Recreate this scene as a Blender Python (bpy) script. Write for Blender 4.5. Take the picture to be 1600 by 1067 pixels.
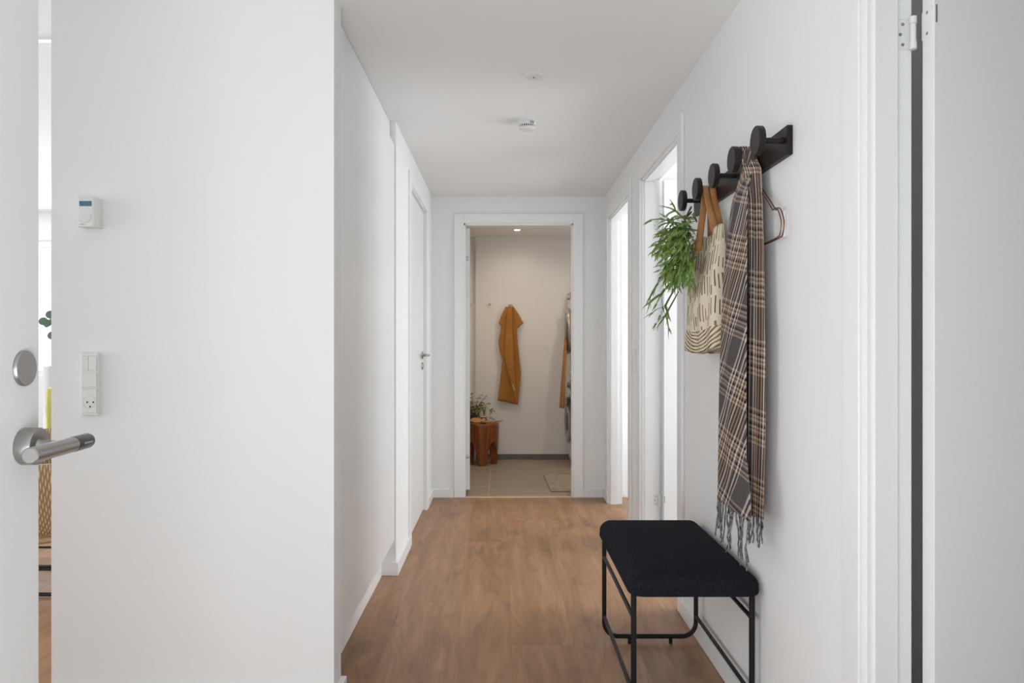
import bpy, bmesh, math, random
from mathutils import Vector, Matrix, noise

random.seed(7)
for _o in list(bpy.data.objects):
    bpy.data.objects.remove(_o)
SC = bpy.context.scene
COL = SC.collection
PI = math.pi

# ------------------------------------------------------------------ camera
CAM_H, F = 1.18, 1120.0            # eye height (m), focal length in pixels of the 1600 wide frame
cd = bpy.data.cameras.new('camera')
cd.sensor_fit = 'HORIZONTAL'; cd.sensor_width = 36.0
cd.lens = 36.0 * F / 1600.0
cd.shift_x = (800 - 785) / 1600.0
cd.shift_y = -(533.5 - 538) / 1600.0
cd.clip_start = 0.02
cam = bpy.data.objects.new('camera', cd); COL.objects.link(cam)
cam.location = (0, 0, CAM_H); cam.rotation_euler = (PI / 2, 0, 0)
SC.camera = cam

# ------------------------------------------------------------------ world, daylight, exposure
w = bpy.data.worlds.new('daylight'); SC.world = w; w.use_nodes = True
bg = w.node_tree.nodes['Background']
bg.inputs[0].default_value = (0.91, 0.96, 1.0, 1); bg.inputs[1].default_value = 1.15
SC.view_settings.view_transform = 'Standard'; SC.view_settings.look = 'None'
SC.view_settings.gamma = 1.0; SC.view_settings.use_curve_mapping = False
SC.view_settings.exposure = 0.10

def area(name, loc, rot, sx, sy, power, col=(0.918, 0.967, 1.008)):
    l = bpy.data.lights.new(name, 'AREA'); l.shape = 'RECTANGLE'
    l.size, l.size_y, l.energy, l.color = sx, sy, power, col
    o = bpy.data.objects.new(name, l); COL.objects.link(o)
    o.location = loc; o.rotation_euler = rot
    return o
# daylight through the windows and the open entrance
area('entrance_daylight', (-0.1, -0.35, 0.60), (PI / 2 + 0.85, 0, 0), 1.5, 1.3, 37)
area('living_window_daylight', (-4.85, 2.2, 1.15), (PI / 2 + 0.30, 0, -PI / 2), 4.0, 1.5, 56)
area('living_back_daylight', (-3.6, 6.05, 1.5), (PI / 2, 0, PI), 2.2, 1.2, 45)
area('bedroom_daylight', (3.05, 3.5, 1.4), (PI / 2 + 0.15, 0, PI / 2), 1.1, 1.4, 54)
area('study_daylight', (3.05, 4.95, 1.4), (PI / 2 + 0.1, 0, PI / 2), 1.1, 1.4, 42)

# ------------------------------------------------------------------ materials
MATS = {}
def mat(name, col, rough=0.5, metal=0.0, bump=0.0, bscale=60.0, spec=0.5, sheen=0.0, var=0.0, vscale=4.0, trans=0.0, coat=0.0, emit=None):
    if name in MATS: return MATS[name]
    m = bpy.data.materials.new(name); m.use_nodes = True
    nt = m.node_tree; b = nt.nodes['Principled BSDF']
    b.inputs['Base Color'].default_value = (*col, 1)
    b.inputs['Roughness'].default_value = rough; b.inputs['Metallic'].default_value = metal
    b.inputs['Specular IOR Level'].default_value = spec
    if sheen: b.inputs['Sheen Weight'].default_value = sheen
    if trans: b.inputs['Transmission Weight'].default_value = trans
    if coat: b.inputs['Coat Weight'].default_value = coat
    if emit:
        b.inputs['Emission Color'].default_value = (*emit[0], 1); b.inputs['Emission Strength'].default_value = emit[1]
    tc = nt.nodes.new('ShaderNodeTexCoord')
    if var:
        n = nt.nodes.new('ShaderNodeTexNoise'); n.inputs['Scale'].default_value = vscale; n.inputs['Detail'].default_value = 5
        nt.links.new(tc.outputs['Object'], n.inputs['Vector'])
        r = nt.nodes.new('ShaderNodeMapRange'); r.inputs[1].default_value = 0.3; r.inputs[2].default_value = 0.7
        r.inputs[3].default_value = 1 - var; r.inputs[4].default_value = 1 + var
        nt.links.new(n.outputs['Fac'], r.inputs[0])
        h = nt.nodes.new('ShaderNodeHueSaturation'); h.inputs['Color'].default_value = (*col, 1)
        nt.links.new(r.outputs[0], h.inputs['Value']); nt.links.new(h.outputs['Color'], b.inputs['Base Color'])
    if bump:
        n = nt.nodes.new('ShaderNodeTexNoise'); n.inputs['Scale'].default_value = bscale; n.inputs['Detail'].default_value = 4
        nt.links.new(tc.outputs['Object'], n.inputs['Vector'])
        bp = nt.nodes.new('ShaderNodeBump'); bp.inputs['Strength'].default_value = bump; bp.inputs['Distance'].default_value = 0.002
        nt.links.new(n.outputs['Fac'], bp.inputs['Height']); nt.links.new(bp.outputs['Normal'], b.inputs['Normal'])
    MATS[name] = m
    return m

class NT:
    """tiny node-graph helper"""
    def __init__(s, name):
        s.m = bpy.data.materials.new(name); s.m.use_nodes = True; s.nt = s.m.node_tree
        s.b = s.nt.nodes['Principled BSDF']; MATS[name] = s.m
    def n(s, t, **kw):
        x = s.nt.nodes.new(t)
        for k, v in kw.items(): setattr(x, k, v)
        return x
    def put(s, sock, v):
        if hasattr(v, 'is_output') or isinstance(v, bpy.types.NodeSocket): s.nt.links.new(v, sock)
        else: sock.default_value = v
    def math(s, op, a, b=0.0, c=None):
        x = s.n('ShaderNodeMath', operation=op)
        s.put(x.inputs[0], a); s.put(x.inputs[1], b)
        if c is not None: s.put(x.inputs[2], c)
        return x.outputs[0]
    def ramp(s, fac, stops, interp='LINEAR'):
        x = s.n('ShaderNodeValToRGB'); cr = x.color_ramp; cr.interpolation = interp
        while len(cr.elements) < len(stops): cr.elements.new(0.5)
        for e, (p, c) in zip(cr.elements, stops):
            e.position = p; e.color = (*c, 1) if len(c) == 3 else c
        s.put(x.inputs[0], fac); return x.outputs[0]
    def mix(s, fac, a, b, blend='MIX'):
        x = s.n('ShaderNodeMix', data_type='RGBA', blend_type=blend)
        s.put(x.inputs[0], fac)
        s.put(x.inputs[6], a if not isinstance(a, tuple) else (*a, 1))
        s.put(x.inputs[7], b if not isinstance(b, tuple) else (*b, 1))
        return x.outputs[2]
    def comb(s, x, y, z):
        c = s.n('ShaderNodeCombineXYZ'); s.put(c.inputs[0], x); s.put(c.inputs[1], y); s.put(c.inputs[2], z); return c.outputs[0]
    def noise(s, vec, scale, detail=4, rough=0.5, dist=0.0):
        x = s.n('ShaderNodeTexNoise'); x.inputs['Scale'].default_value = scale; x.inputs['Detail'].default_value = detail
        x.inputs['Roughness'].default_value = rough; x.inputs['Distortion'].default_value = dist
        s.nt.links.new(vec, x.inputs['Vector']); return x.outputs['Fac']
    def bump(s, h, strength, dist=0.001):
        bp = s.n('ShaderNodeBump'); bp.inputs['Strength'].default_value = strength; bp.inputs['Distance'].default_value = dist
        s.put(bp.inputs['Height'], h); s.nt.links.new(bp.outputs['Normal'], s.b.inputs['Normal'])

WALL = mat('wall_paint', (0.885, 0.882, 0.875), 0.65, bump=0.05, bscale=220, spec=0.3)
CEIL = mat('ceiling_paint', (0.90, 0.897, 0.89), 0.8, spec=0.2)
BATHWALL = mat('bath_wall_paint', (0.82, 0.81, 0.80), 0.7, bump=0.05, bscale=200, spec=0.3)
LACQ = mat('white_lacquer', (0.885, 0.885, 0.88), 0.32, spec=0.5)
DOORP = mat('door_lacquer', (0.83, 0.83, 0.82), 0.38, spec=0.45)
PLAST = mat('white_plastic', (0.82, 0.82, 0.80), 0.35)
HINGE = mat('white_coated_metal', (0.80, 0.80, 0.79), 0.35)
STEEL = mat('brushed_steel', (0.37, 0.355, 0.34), 0.36, metal=1.0)
CHROME = mat('chrome', (0.75, 0.73, 0.70), 0.15, metal=1.0)
SCREW = mat('screw_metal', (0.35, 0.34, 0.32), 0.4, metal=0.8)
BLACKP = mat('black_plastic', (0.018, 0.018, 0.02), 0.3)
PRINTW = mat('grey_print', (0.5, 0.5, 0.5), 0.6)
BLKMET = mat('black_powder_coat', (0.006, 0.006, 0.0065), 0.5, spec=0.3)
COPPER = mat('copper_wire', (0.26, 0.12, 0.075), 0.35, metal=1.0)
LEATHER = mat('tan_leather', (0.42, 0.185, 0.06), 0.5, bump=0.15, bscale=150, var=0.12, vscale=20)
GLASSB = mat('clear_glass', (0.95, 0.97, 0.96), 0.02, trans=1.0)

def wood_floor():
    g = NT('oak_laminate')
    geo = g.n('ShaderNodeNewGeometry'); oi = g.n('ShaderNodeObjectInfo')
    sp = g.n('ShaderNodeSeparateXYZ'); g.nt.links.new(geo.outputs['Position'], sp.inputs[0])
    rnd = oi.outputs['Random']
    X = g.math('MULTIPLY_ADD', rnd, 37.0, sp.outputs[0]); Y = g.math('MULTIPLY_ADD', rnd, 91.0, sp.outputs[1])
    v1 = g.comb(g.math('MULTIPLY', X, 1.0), g.math('MULTIPLY', Y, 0.16), 0.0)
    n1 = g.noise(v1, 4.2, 3, 0.55, 0.6)                 # broad cathedral shapes
    rings = g.math('FRACT', g.math('MULTIPLY', n1, 13.0))
    rings = g.math('ABSOLUTE', g.math('MULTIPLY_ADD', rings, 2.0, -1.0))
    v2 = g.comb(g.math('MULTIPLY', X, 1.0), g.math('MULTIPLY', Y, 0.025), 3.0)
    n2 = g.noise(v2, 130, 4, 0.65)                      # fine fibres
    v3 = g.comb(X, g.math('MULTIPLY', Y, 0.45), 9.0)
    n3 = g.noise(v3, 5.5, 4, 0.55, 0.4)                 # blotches and knots
    v4 = g.comb(X, g.math('MULTIPLY', Y, 0.10), 5.0)
    n4 = g.noise(v4, 14, 3, 0.5)
    base = g.ramp(n4, [(0.25, (0.285, 0.145, 0.070)), (0.5, (0.385, 0.208, 0.107)), (0.78, (0.48, 0.28, 0.155))])
    c = g.mix(g.math('MULTIPLY', g.math('POWER', rings, 2.5), 0.34), base, (0.17, 0.085, 0.043))
    fib = g.n('ShaderNodeMapRange'); g.put(fib.inputs[0], n2); fib.inputs[1].default_value = 0.35; fib.inputs[2].default_value = 0.7
    c = g.mix(g.math('MULTIPLY', fib.outputs[0], 0.30), c, (0.20, 0.108, 0.060))
    kn = g.n('ShaderNodeMapRange'); g.put(kn.inputs[0], n3); kn.inputs[1].default_value = 0.56; kn.inputs[2].default_value = 0.76
    c = g.mix(g.math('MULTIPLY', kn.outputs[0], 0.75), c, (0.12, 0.062, 0.035))
    h = g.n('ShaderNodeHueSaturation'); g.put(h.inputs['Color'], c)
    g.put(h.inputs['Value'], g.math('MULTIPLY_ADD', rnd, 0.10, 0.97))
    g.nt.links.new(h.outputs['Color'], g.b.inputs['Base Color'])
    g.b.inputs['Roughness'].default_value = 0.42; g.b.inputs['Specular IOR Level'].default_value = 0.4
    g.bump(n2, 0.12, 0.0006)
    return g.m
OAK = wood_floor()

def tile_mat():
    g = NT('beige_stone_tile')
    geo = g.n('ShaderNodeNewGeometry'); oi = g.n('ShaderNodeObjectInfo')
    sp = g.n('ShaderNodeSeparateXYZ'); g.nt.links.new(geo.outputs['Position'], sp.inputs[0])
    v = g.comb(g.math('MULTIPLY', sp.outputs[0], 0.12), sp.outputs[1], g.math('MULTIPLY', oi.outputs['Random'], 20.0))
    n = g.noise(v, 22, 5, 0.55)
    c = g.ramp(n, [(0.3, (0.325, 0.262, 0.195)), (0.7, (0.41, 0.335, 0.25))])
    g.nt.links.new(c, g.b.inputs['Base Color']); g.b.inputs['Roughness'].default_value = 0.45
    return g.m
TILE = tile_mat()
GROUT = mat('light_grout', (0.68, 0.60, 0.48), 0.8)
SKIRT = mat('grey_skirting_tile', (0.16, 0.135, 0.12), 0.5, var=0.1, vscale=9)

# ------------------------------------------------------------------ mesh helpers
class MB:
    def __init__(s): s.v, s.f, s.uv = [], [], None
    def box(s, x0, x1, y0, y1, z0, z1):
        b = len(s.v)
        s.v += [(x, y, z) for z in (z0, z1) for y in (y0, y1) for x in (x0, x1)]
        s.f += [tuple(b + i for i in q) for q in ((0, 2, 3, 1), (4, 5, 7, 6), (0, 1, 5, 4), (2, 6, 7, 3), (0, 4, 6, 2), (1, 3, 7, 5))]
        return s
    def prism(s, pts, axis, a0, a1):
        """extrude polygon pts along axis (0,1,2); pts are the two other coords in order"""
        def mk(p, a):
            q = list(p); q.insert(axis, a); return tuple(q)
        b = len(s.v); n = len(pts)
        s.v += [mk(p, a0) for p in pts] + [mk(p, a1) for p in pts]
        s.f.append(tuple(range(b, b + n))[::-1]); s.f.append(tuple(range(b + n, b + 2 * n)))
        for i in range(n):
            j = (i + 1) % n; s.f.append((b + i, b + j, b + n + j, b + n + i))
        return s
    def tube(s, path, r, seg=10, closed=False, cap=True):
        P = [Vector(p) for p in path]; n = len(P); b = len(s.v)
        R = r if isinstance(r, (list, tuple)) else [r] * n
        up = None
        for i in range(n):
            if closed: t = (P[(i + 1) % n] - P[i - 1])
            else: t = (P[min(i + 1, n - 1)] - P[max(i - 1, 0)])
            t.normalize()
            if up is None:
                up = Vector((0, 0, 1)) if abs(t.z) < 0.9 else Vector((1, 0, 0))
            up = (up - t * up.dot(t))
            if up.length < 1e-6: up = t.orthogonal()
            up.normalize(); sd = t.cross(up)
            for k in range(seg):
                a = 2 * PI * k / seg
                s.v.append(tuple(P[i] + (up * math.cos(a) + sd * math.sin(a)) * R[i]))
        m = n if closed else n - 1
        for i in range(m):
            i2 = (i + 1) % n
            for k in range(seg):
                k2 = (k + 1) % seg
                s.f.append((b + i * seg + k, b + i * seg + k2, b + i2 * seg + k2, b + i2 * seg + k))
        if cap and not closed:
            s.f.append(tuple(range(b, b + seg))); s.f.append(tuple(range(b + (n - 1) * seg, b + n * seg))[::-1])
        return s
    def lathe(s, c, axis, prof, seg=32):
        """prof: list of (r, h) along axis from point c"""
        A = Vector(axis).normalized(); U = A.orthogonal().normalized(); W = A.cross(U); c = Vector(c); b = len(s.v)
        for r, h in prof:
            for k in range(seg):
                a = 2 * PI * k / seg
                s.v.append(tuple(c + A * h + (U * math.cos(a) + W * math.sin(a)) * max(r, 1e-5)))
        for i in range(len(prof) - 1):
            for k in range(seg):
                k2 = (k + 1) % seg
                s.f.append((b + i * seg + k, b + i * seg + k2, b + (i + 1) * seg + k2, b + (i + 1) * seg + k))
        s.f.append(tuple(range(b, b + seg))[::-1]); n = len(prof) - 1
        s.f.append(tuple(range(b + n * seg, b + (n + 1) * seg)))
        return s
    def grid(s, rows, uvs=None):
        b = len(s.v); n = len(rows); m = len(rows[0])
        for r in rows: s.v += [tuple(p) for p in r]
        if uvs is not None:
            s.uv = (s.uv or []) + [q for r in uvs for q in r]
        for i in range(n - 1):
            for j in range(m - 1):
                s.f.append((b + i * m + j, b + i * m + j + 1, b + (i + 1) * m + j + 1, b + (i + 1) * m + j))
        return s
    def build(s, name, m, parent=None, smooth=False, bevel=0.0, solid=0.0, subsurf=0, seg=2):
        me = bpy.data.meshes.new(name); me.from_pydata(s.v, [], s.f)
        if s.uv:
            l = me.uv_layers.new(name='UVMap')
            for lp in me.loops: l.data[lp.index].uv = s.uv[lp.vertex_index]
        bm = bmesh.new(); bm.from_mesh(me)
        if not solid: bmesh.ops.recalc_face_normals(bm, faces=bm.faces)
        bm.to_mesh(me); bm.free()
        if smooth:
            for p in me.polygons: p.use_smooth = True
            if smooth == 'auto':
                me.set_sharp_from_angle(angle=math.radians(38))
        me.materials.append(m)
        o = bpy.data.objects.new(name, me); COL.objects.link(o)
        if parent is not None:
            o.parent = parent
            bpy_pl = parent.matrix_basis
            o.matrix_parent_inverse = bpy_pl.inverted()
        if solid:
            md = o.modifiers.new('thickness', 'SOLIDIFY'); md.thickness = solid; md.offset = 0
        if bevel:
            md = o.modifiers.new('bevel', 'BEVEL'); md.width = bevel; md.segments = seg; md.limit_method = 'ANGLE'; md.angle_limit = 0.6
        if subsurf:
            md = o.modifiers.new('smooth', 'SUBSURF'); md.levels = subsurf; md.render_levels = subsurf
        return o
def tag(o, label, cat=None, group=None, kind=None):
    o['label'] = label
    if cat: o['category'] = cat
    if group: o['group'] = group
    if kind: o['kind'] = kind
    return o
def empty(name, loc=(0, 0, 0)):
    o = bpy.data.objects.new(name, None); COL.objects.link(o); o.location = loc; o.empty_display_size = 0.05
    return o
def box(*a): return MB().box(*a)
def text_mesh(body, size, m, name, parent, mw, depth=0.0003):
    c = bpy.data.curves.new('lettering', 'FONT'); c.body = body; c.size = size; c.extrude = depth; c.align_x = 'CENTER'; c.align_y = 'CENTER'
    t = bpy.data.objects.new('lettering', c); COL.objects.link(t)
    bpy.context.view_layer.update()
    me = bpy.data.meshes.new_from_object(t.evaluated_get(bpy.context.evaluated_depsgraph_get()))
    bpy.data.objects.remove(t)
    me.transform(mw); me.materials.clear(); me.materials.append(m)
    o = bpy.data.objects.new(name, me); COL.objects.link(o)
    if parent is not None:
        o.parent = parent; o.matrix_parent_inverse = parent.matrix_basis.inverted()
    return o

# ------------------------------------------------------------------ room constants
H = 2.32            # ceiling
XR, XRB = 0.79, 0.885        # right wall faces
XL = -0.545                  # left wall face
YE, YEB = 5.53, 5.63         # end wall faces
YW = 2.32                    # near wall face (faces the camera)
TOP = 2.10                   # door head

# ------------------------------------------------------------------ floor of planks
fl = tag(box(-5.0, 3.2, -0.6, YE, -0.06, -0.013).build('floor', mat('underlay', (0.10, 0.06, 0.035), 0.9)), 'brown oak laminate floor of wide planks along the hall', kind='structure')
PW = 0.245
def planks(k0, k1, ya, yb, cuts):
    for k in range(k0, k1):
        xa = 0.035 + PW * k; xb = xa + PW
        y = ya; off = cuts(k)
        ys = [ya] + [off + 2.0 * q for q in range(-4, 6) if ya + 0.15 < off + 2.0 * q < yb - 0.15] + [yb]
        for a, b in zip(ys, ys[1:]):
            if k == 3: bb = XRB + 0.02 if False else xb
            g = 0.00008
            box(xa + g, xb - g, a + g, b - g, -0.013, 0.0).build('plank', OAK, fl, bevel=0.00035, seg=1)
CUT = {0: 2.81, 1: 1.65, 2: 2.81 + 1.2, -1: 3.29 + 1.0, -2: 3.29, -3: 2.1, 3: 3.5, -4: 3.0}
planks(-4, 4, 0.0, YE - 0.005, lambda k: CUT.get(k, 2.0 + (k * 0.73) % 2.0))
planks(-12, -4, 1.2, 5.2, lambda k: 2.0 + (k * 0.73) % 2.0)

# bathroom floor of large tiles
bf = tag(box(-0.85, 1.4, YE, 7.5, -0.06, -0.002).build('floor_bathroom', GROUT), 'beige large-format tiled bathroom floor seen through the end doorway', kind='structure')
for xa in (-0.715, -0.11, 0.495, 1.10):
    for ya, yb in ((5.545, 6.745), (6.748, 7.38)):
        box(xa + 0.0022, min(xa + 0.605, 1.38) - 0.0022, ya, yb, -0.01, 0.0).build('tile', TILE, bf, bevel=0.001, seg=1)
tag(box(-0.285, 0.535, YE - 0.01, YE + 0.018, -0.005, 0.006).build('trim_threshold', mat('brass_strip', (0.75, 0.62, 0.45), 0.35, metal=0.7), bevel=0.002), 'thin pale metal threshold strip under the bathroom doorway', kind='structure')

# ------------------------------------------------------------------ ceiling
tag(box(-5.0, XRB, -0.1, YEB, H, H + 0.08).build('ceiling', CEIL), 'plain white hall ceiling', kind='structure')
tag(box(XRB, 3.2, -0.6, YEB, 2.45, 2.53).build('ceiling_side_rooms', CEIL), 'white ceiling of the rooms on the right', kind='structure')
tag(box(-0.85, 1.4, YEB, 7.5, 2.285, 2.36).build('ceiling_bathroom', CEIL), 'white bathroom ceiling', kind='structure')
tag(box(-3.2, -1.5, 2.665, 2.69, H - 0.008, H).build('trim_ceiling', LACQ), 'thin white ceiling strip in the living room', kind='structure')

# ------------------------------------------------------------------ walls
DOORS_R = [(0.705, 1.545), (3.20, 4.04), (4.45, 5.29)]      # clear openings in the right wall (near, far)
m = MB(); y = -0.1
for a, b in DOORS_R:
    m.box(XR, XRB, y, a - 0.03, 0, H + 0.1); m.box(XR, XRB, a - 0.03, b + 0.03, TOP + 0.03, H + 0.1); y = b + 0.03
m.box(XR, XRB, y, YEB, 0, H + 0.1)
tag(m.build('wall_right', WALL), 'white painted wall on the right with three doorways', kind='structure')
m = MB()
m.box(XL - 0.10, XL, 3.67, 4.20, 0, H); m.box(XL - 0.10, XL, 4.20, 5.13, 2.165, H); m.box(XL - 0.10, XL, 5.13, YE, 0, H)
m.box(-0.70, XL - 0.10, 3.67, 3.77, 0, H)
tag(m.build('wall_left', WALL), 'white wall on the left past the wardrobe, holding a closed door', kind='structure')
tag(box(-1.46, XL, YW, YW + 0.10, 0, H).build('wall_near', WALL), 'white wall facing the viewer with thermostat and switch', kind='structure')
tag(box(-1.46, -1.36, YW + 0.10, 5.2, 0, H).build('wall_living_side', WALL), 'white wall bounding the living room', kind='structure')
tag(box(-1.30, -0.72, 4.1, 5.3, 0, H).build('wall_closet', WALL), 'white back of the closet behind the left door', kind='structure')
EX0, EX1 = -0.285, 0.535
m = MB()
m.box(-1.46, EX0 - 0.03, YE, YEB, 0, H); m.box(EX1 + 0.03, XRB, YE, YEB, 0, H); m.box(EX0 - 0.03, EX1 + 0.03, YE, YEB, TOP + 0.03, H)
tag(m.build('wall_end', WALL), 'white end wall of the hall around the bathroom doorway', kind='structure')
# bathroom shell
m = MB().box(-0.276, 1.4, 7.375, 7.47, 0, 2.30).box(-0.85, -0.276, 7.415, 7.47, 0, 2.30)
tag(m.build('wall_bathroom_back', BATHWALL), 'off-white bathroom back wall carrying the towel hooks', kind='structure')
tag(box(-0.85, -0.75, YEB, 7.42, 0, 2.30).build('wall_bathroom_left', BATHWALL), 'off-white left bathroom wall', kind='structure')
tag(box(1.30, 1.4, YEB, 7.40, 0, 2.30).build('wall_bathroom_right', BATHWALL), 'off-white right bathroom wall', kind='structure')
m = MB().box(-0.27, 1.3, 7.362, 7.3755, 0.0, 0.052)
tag(m.build('baseboard_bathroom', SKIRT, bevel=0.001), 'grey tile skirting along the bathroom back wall', kind='structure')
# entrance wall behind the open front door
m = MB().box(0.33, XR, -0.02, 0.13, 0, H).box(-5.0, -0.72, 0.06, 0.16, 0, H).box(-0.72, 0.33, -0.02, 0.13, 2.12, H)
tag(m.build('wall_entrance', WALL), 'white wall around the front entrance', kind='structure')
# living room shell with windows
m = MB().box(-5.0, -4.9, 0.1, 6.3, 0, 0.35).box(-5.0, -4.9, 0.1, 6.3, 2.2, H + 0.1).box(-5.0, -4.9, 0.1, 0.4, 0.35, 2.2).box(-5.0, -4.9, 4.3, 6.3, 0.35, 2.2)
tag(m.build('wall_living_left', WALL), 'white living room wall with wide window', kind='structure')
m = MB().box(-5.0, -1.36, 6.2, 6.3, 0, 0.90).box(-5.0, -1.36, 6.2, 6.3, 2.08, H + 0.1).box(-5.0, -4.8, 6.2, 6.3, 0.9, 2.08).box(-2.3, -1.36, 6.2, 6.3, 0.9, 2.08)
tag(m.build('wall_living_back', WALL), 'white living room wall with window, beside the front door edge', kind='structure')
tag(box(-5.0, -1.36, YEB, 6.3, H, H + 0.08).build('ceiling_living', CEIL), 'white ceiling of the living room', kind='structure')
tag(box(-5.0, -1.36, 5.2, 6.3, -0.06, 0).build('floor_living', OAK), 'pale wood floor at the back of the living room', kind='structure')
tag(box(-1.46, -1.36, 5.2, 6.3, 0, H).build('wall_living_end', WALL), 'white side wall at the back of the living room', kind='structure')
GLP = NT('window_glass'); tr = GLP.n('ShaderNodeBsdfTransparent'); gl = GLP.n('ShaderNodeBsdfGlossy'); gl.inputs['Roughness'].default_value = 0.02
mx = GLP.n('ShaderNodeMixShader'); mx.inputs[0].default_value = 0.05
GLP.nt.links.new(tr.outputs[0], mx.inputs[1]); GLP.nt.links.new(gl.outputs[0], mx.inputs[2])
GLP.nt.links.new(mx.outputs[0], GLP.nt.nodes['Material Output'].inputs[0])
def window(name, x0, x1, y0, y1, z0, z1, along, mull, label):
    r = MB(); t = 0.055
    if along == 'x':
        r.box(x0, x1, y0, y1, z0, z0 + t).box(x0, x1, y0, y1, z1 - t, z1)
        for q in [x0] + mull + [x1 - t]: r.box(q, q + t, y0, y1, z0 + t, z1 - t)
        p = box(x0, x1, (y0 + y1) / 2 - .004, (y0 + y1) / 2 + .004, z0, z1)
    else:
        r.box(x0, x1, y0, y1, z0, z0 + t).box(x0, x1, y0, y1, z1 - t, z1)
        for q in [y0] + mull + [y1 - t]: r.box(x0, x1, q, q + t, z0 + t, z1 - t)
        p = box((x0 + x1) / 2 - .004, (x0 + x1) / 2 + .004, y0, y1, z0, z1)
    o = tag(r.build(name, LACQ), label, kind='structure'); p.build('window_pane', GLP.m, o)
window('window_1', -4.8, -2.3, 6.22, 6.28, 0.90, 2.08, 'x', [], 'bright living room window glimpsed beside the front door')
window('window_2', -4.98, -4.92, 0.4, 4.3, 0.35, 2.2, 'y', [1.7, 3.0], 'wide living room window')
# rooms on the right
m = MB().box(3.1, 3.2, -0.6, YEB, 0, 0.8).box(3.1, 3.2, -0.6, YEB, 2.2, 2.5).box(3.1, 3.2, -0.6, 2.5, 0.8, 2.2).box(3.1, 3.2, 4.1, 4.4, 0.8, 2.2).box(3.1, 3.2, 5.5, YEB, 0.8, 2.2)
tag(m.build('wall_side_rooms_outer', WALL), 'outer wall of the rooms on the right', kind='structure')
window('window_3', 3.12, 3.18, 2.5, 4.1, 0.8, 2.2, 'y', [], 'window of the first room on the right')
window('window_4', 3.12, 3.18, 4.4, 5.5, 0.8, 2.2, 'y', [], 'window of the far room on the right')
tag(box(XRB, 3.1, 1.98, 2.08, 0, 2.45).build('wall_side_room_near', WALL), 'partition behind the nearest right-hand door', kind='structure')
tag(box(XRB, 3.1, 4.22, 4.30, 0, 2.45).build('wall_side_room_mid', WALL), 'partition between the two far rooms on the right', kind='structure')
tag(box(XRB, 3.1, YE, YEB, 0, 2.45).build('wall_side_room_far', WALL), 'far wall of the last room on the right', kind='structure')
tag(box(XRB, 3.1, -0.6, -0.5, 0, 2.45).build('wall_side_room_back', WALL), 'rear wall of the nearest room on the right', kind='structure')

# ------------------------------------------------------------------ baseboards
def bb(name, segs, label):
    m = MB()
    for a in segs: m.box(*a)
    tag(m.build(name, LACQ, bevel=0.002), label, kind='structure')
BH, BT = 0.066, 0.014
bb('baseboard_right', [(XR - BT, XR, 1.632, 3.112, 0, BH), (XR - BT, XR, 4.128, 4.362, 0, BH), (XR - BT, XR, 5.378, YE, 0, BH)], 'white baseboard along the right wall')
bb('baseboard_left', [(-0.615, XL + BT, 3.67 - BT, 3.67, 0, BH), (XL, XL + BT, 3.67, 4.165, 0, BH), (XL, XL + BT, 5.165, YE, 0, BH)], 'white baseboard along the left wall past the wardrobe')
bb('baseboard_near', [(-1.46, XL + 0.02, YW - 0.02, YW, 0, BH - .004), (XL, XL + 0.02, YW, YW + 0.10, 0, BH - .004)], 'white baseboard at the foot of the near wall')
bb('baseboard_end', [(XL + BT, -0.375, YE - BT, YE, 0, BH), (0.621, XR - BT, YE - BT, YE, 0, BH)], 'white baseboard along the end wall')

# ------------------------------------------------------------------ door frames
def frame_right(name, a, b, label):
    """lining and casing of an opening in the right wall; a near, b far clear edge"""
    m = MB(); cw, ct = 0.075, 0.015
    # lining (three sides) as a stepped profile: (X, setback from clear edge)
    for s, e in ((1, b), (-1, a)):
        pr = [(XR - 0.001, 0.018), (XR - 0.001, 0.004), (XR + 0.012, 0.004), (XR + 0.012, -0.004), (0.85, -0.004), (0.85, 0.008), (XRB + 0.001, 0.008), (XRB + 0.001, 0.03), (XR, 0.03)]
        m.prism([(x, e + s * d) for x, d in pr], 2, 0, TOP + 0.03)
    pr = [(XR - 0.001, 0.018), (XR - 0.001, 0.004), (XR + 0.012, 0.004), (XR + 0.012, -0.004), (0.85, -0.004), (0.85, 0.008), (XRB + 0.001, 0.008), (XRB + 0.001, 0.03), (XR, 0.03)]
    m.prism([(x, TOP + d) for x, d in pr], 1, a - 0.03, b + 0.03)
    o = tag(m.build(name, LACQ), label, kind='structure')
    c0 = 0.015
    MB().box(XR - ct, XR, b + c0, b + c0 + cw, 0, TOP + c0 + cw).build('casing', LACQ, o, bevel=0.003)
    MB().box(XR - ct, XR, a - c0 - cw, a - c0, 0, TOP + c0 + cw).build('casing', LACQ, o, bevel=0.003)
    MB().box(XR - ct, XR, a - c0, b + c0, TOP + c0, TOP + c0 + cw).build('casing', LACQ, o, bevel=0.003)
    return o
frame_right('trim_1', *DOORS_R[0], 'white frame of the nearest doorway on the right')
frame_right('trim_2', *DOORS_R[1], 'white frame of the doorway on the right beyond the coat rack')
t3 = frame_right('trim_3', *DOORS_R[2], 'white frame of the farthest doorway on the right')
b3 = DOORS_R[2][1]
sk = box(0.822, 0.846, b3 + 0.0025, b3 + 0.0045, 1.03, 1.13).build('strike_plate', mat('dull_zinc', (0.62, 0.60, 0.57), 0.4, metal=0.6), t3, bevel=0.0008)
box(0.828, 0.840, b3 + 0.0015, b3 + 0.0035, 1.05, 1.09).build('latch_hole', BLACKP, sk)

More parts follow.
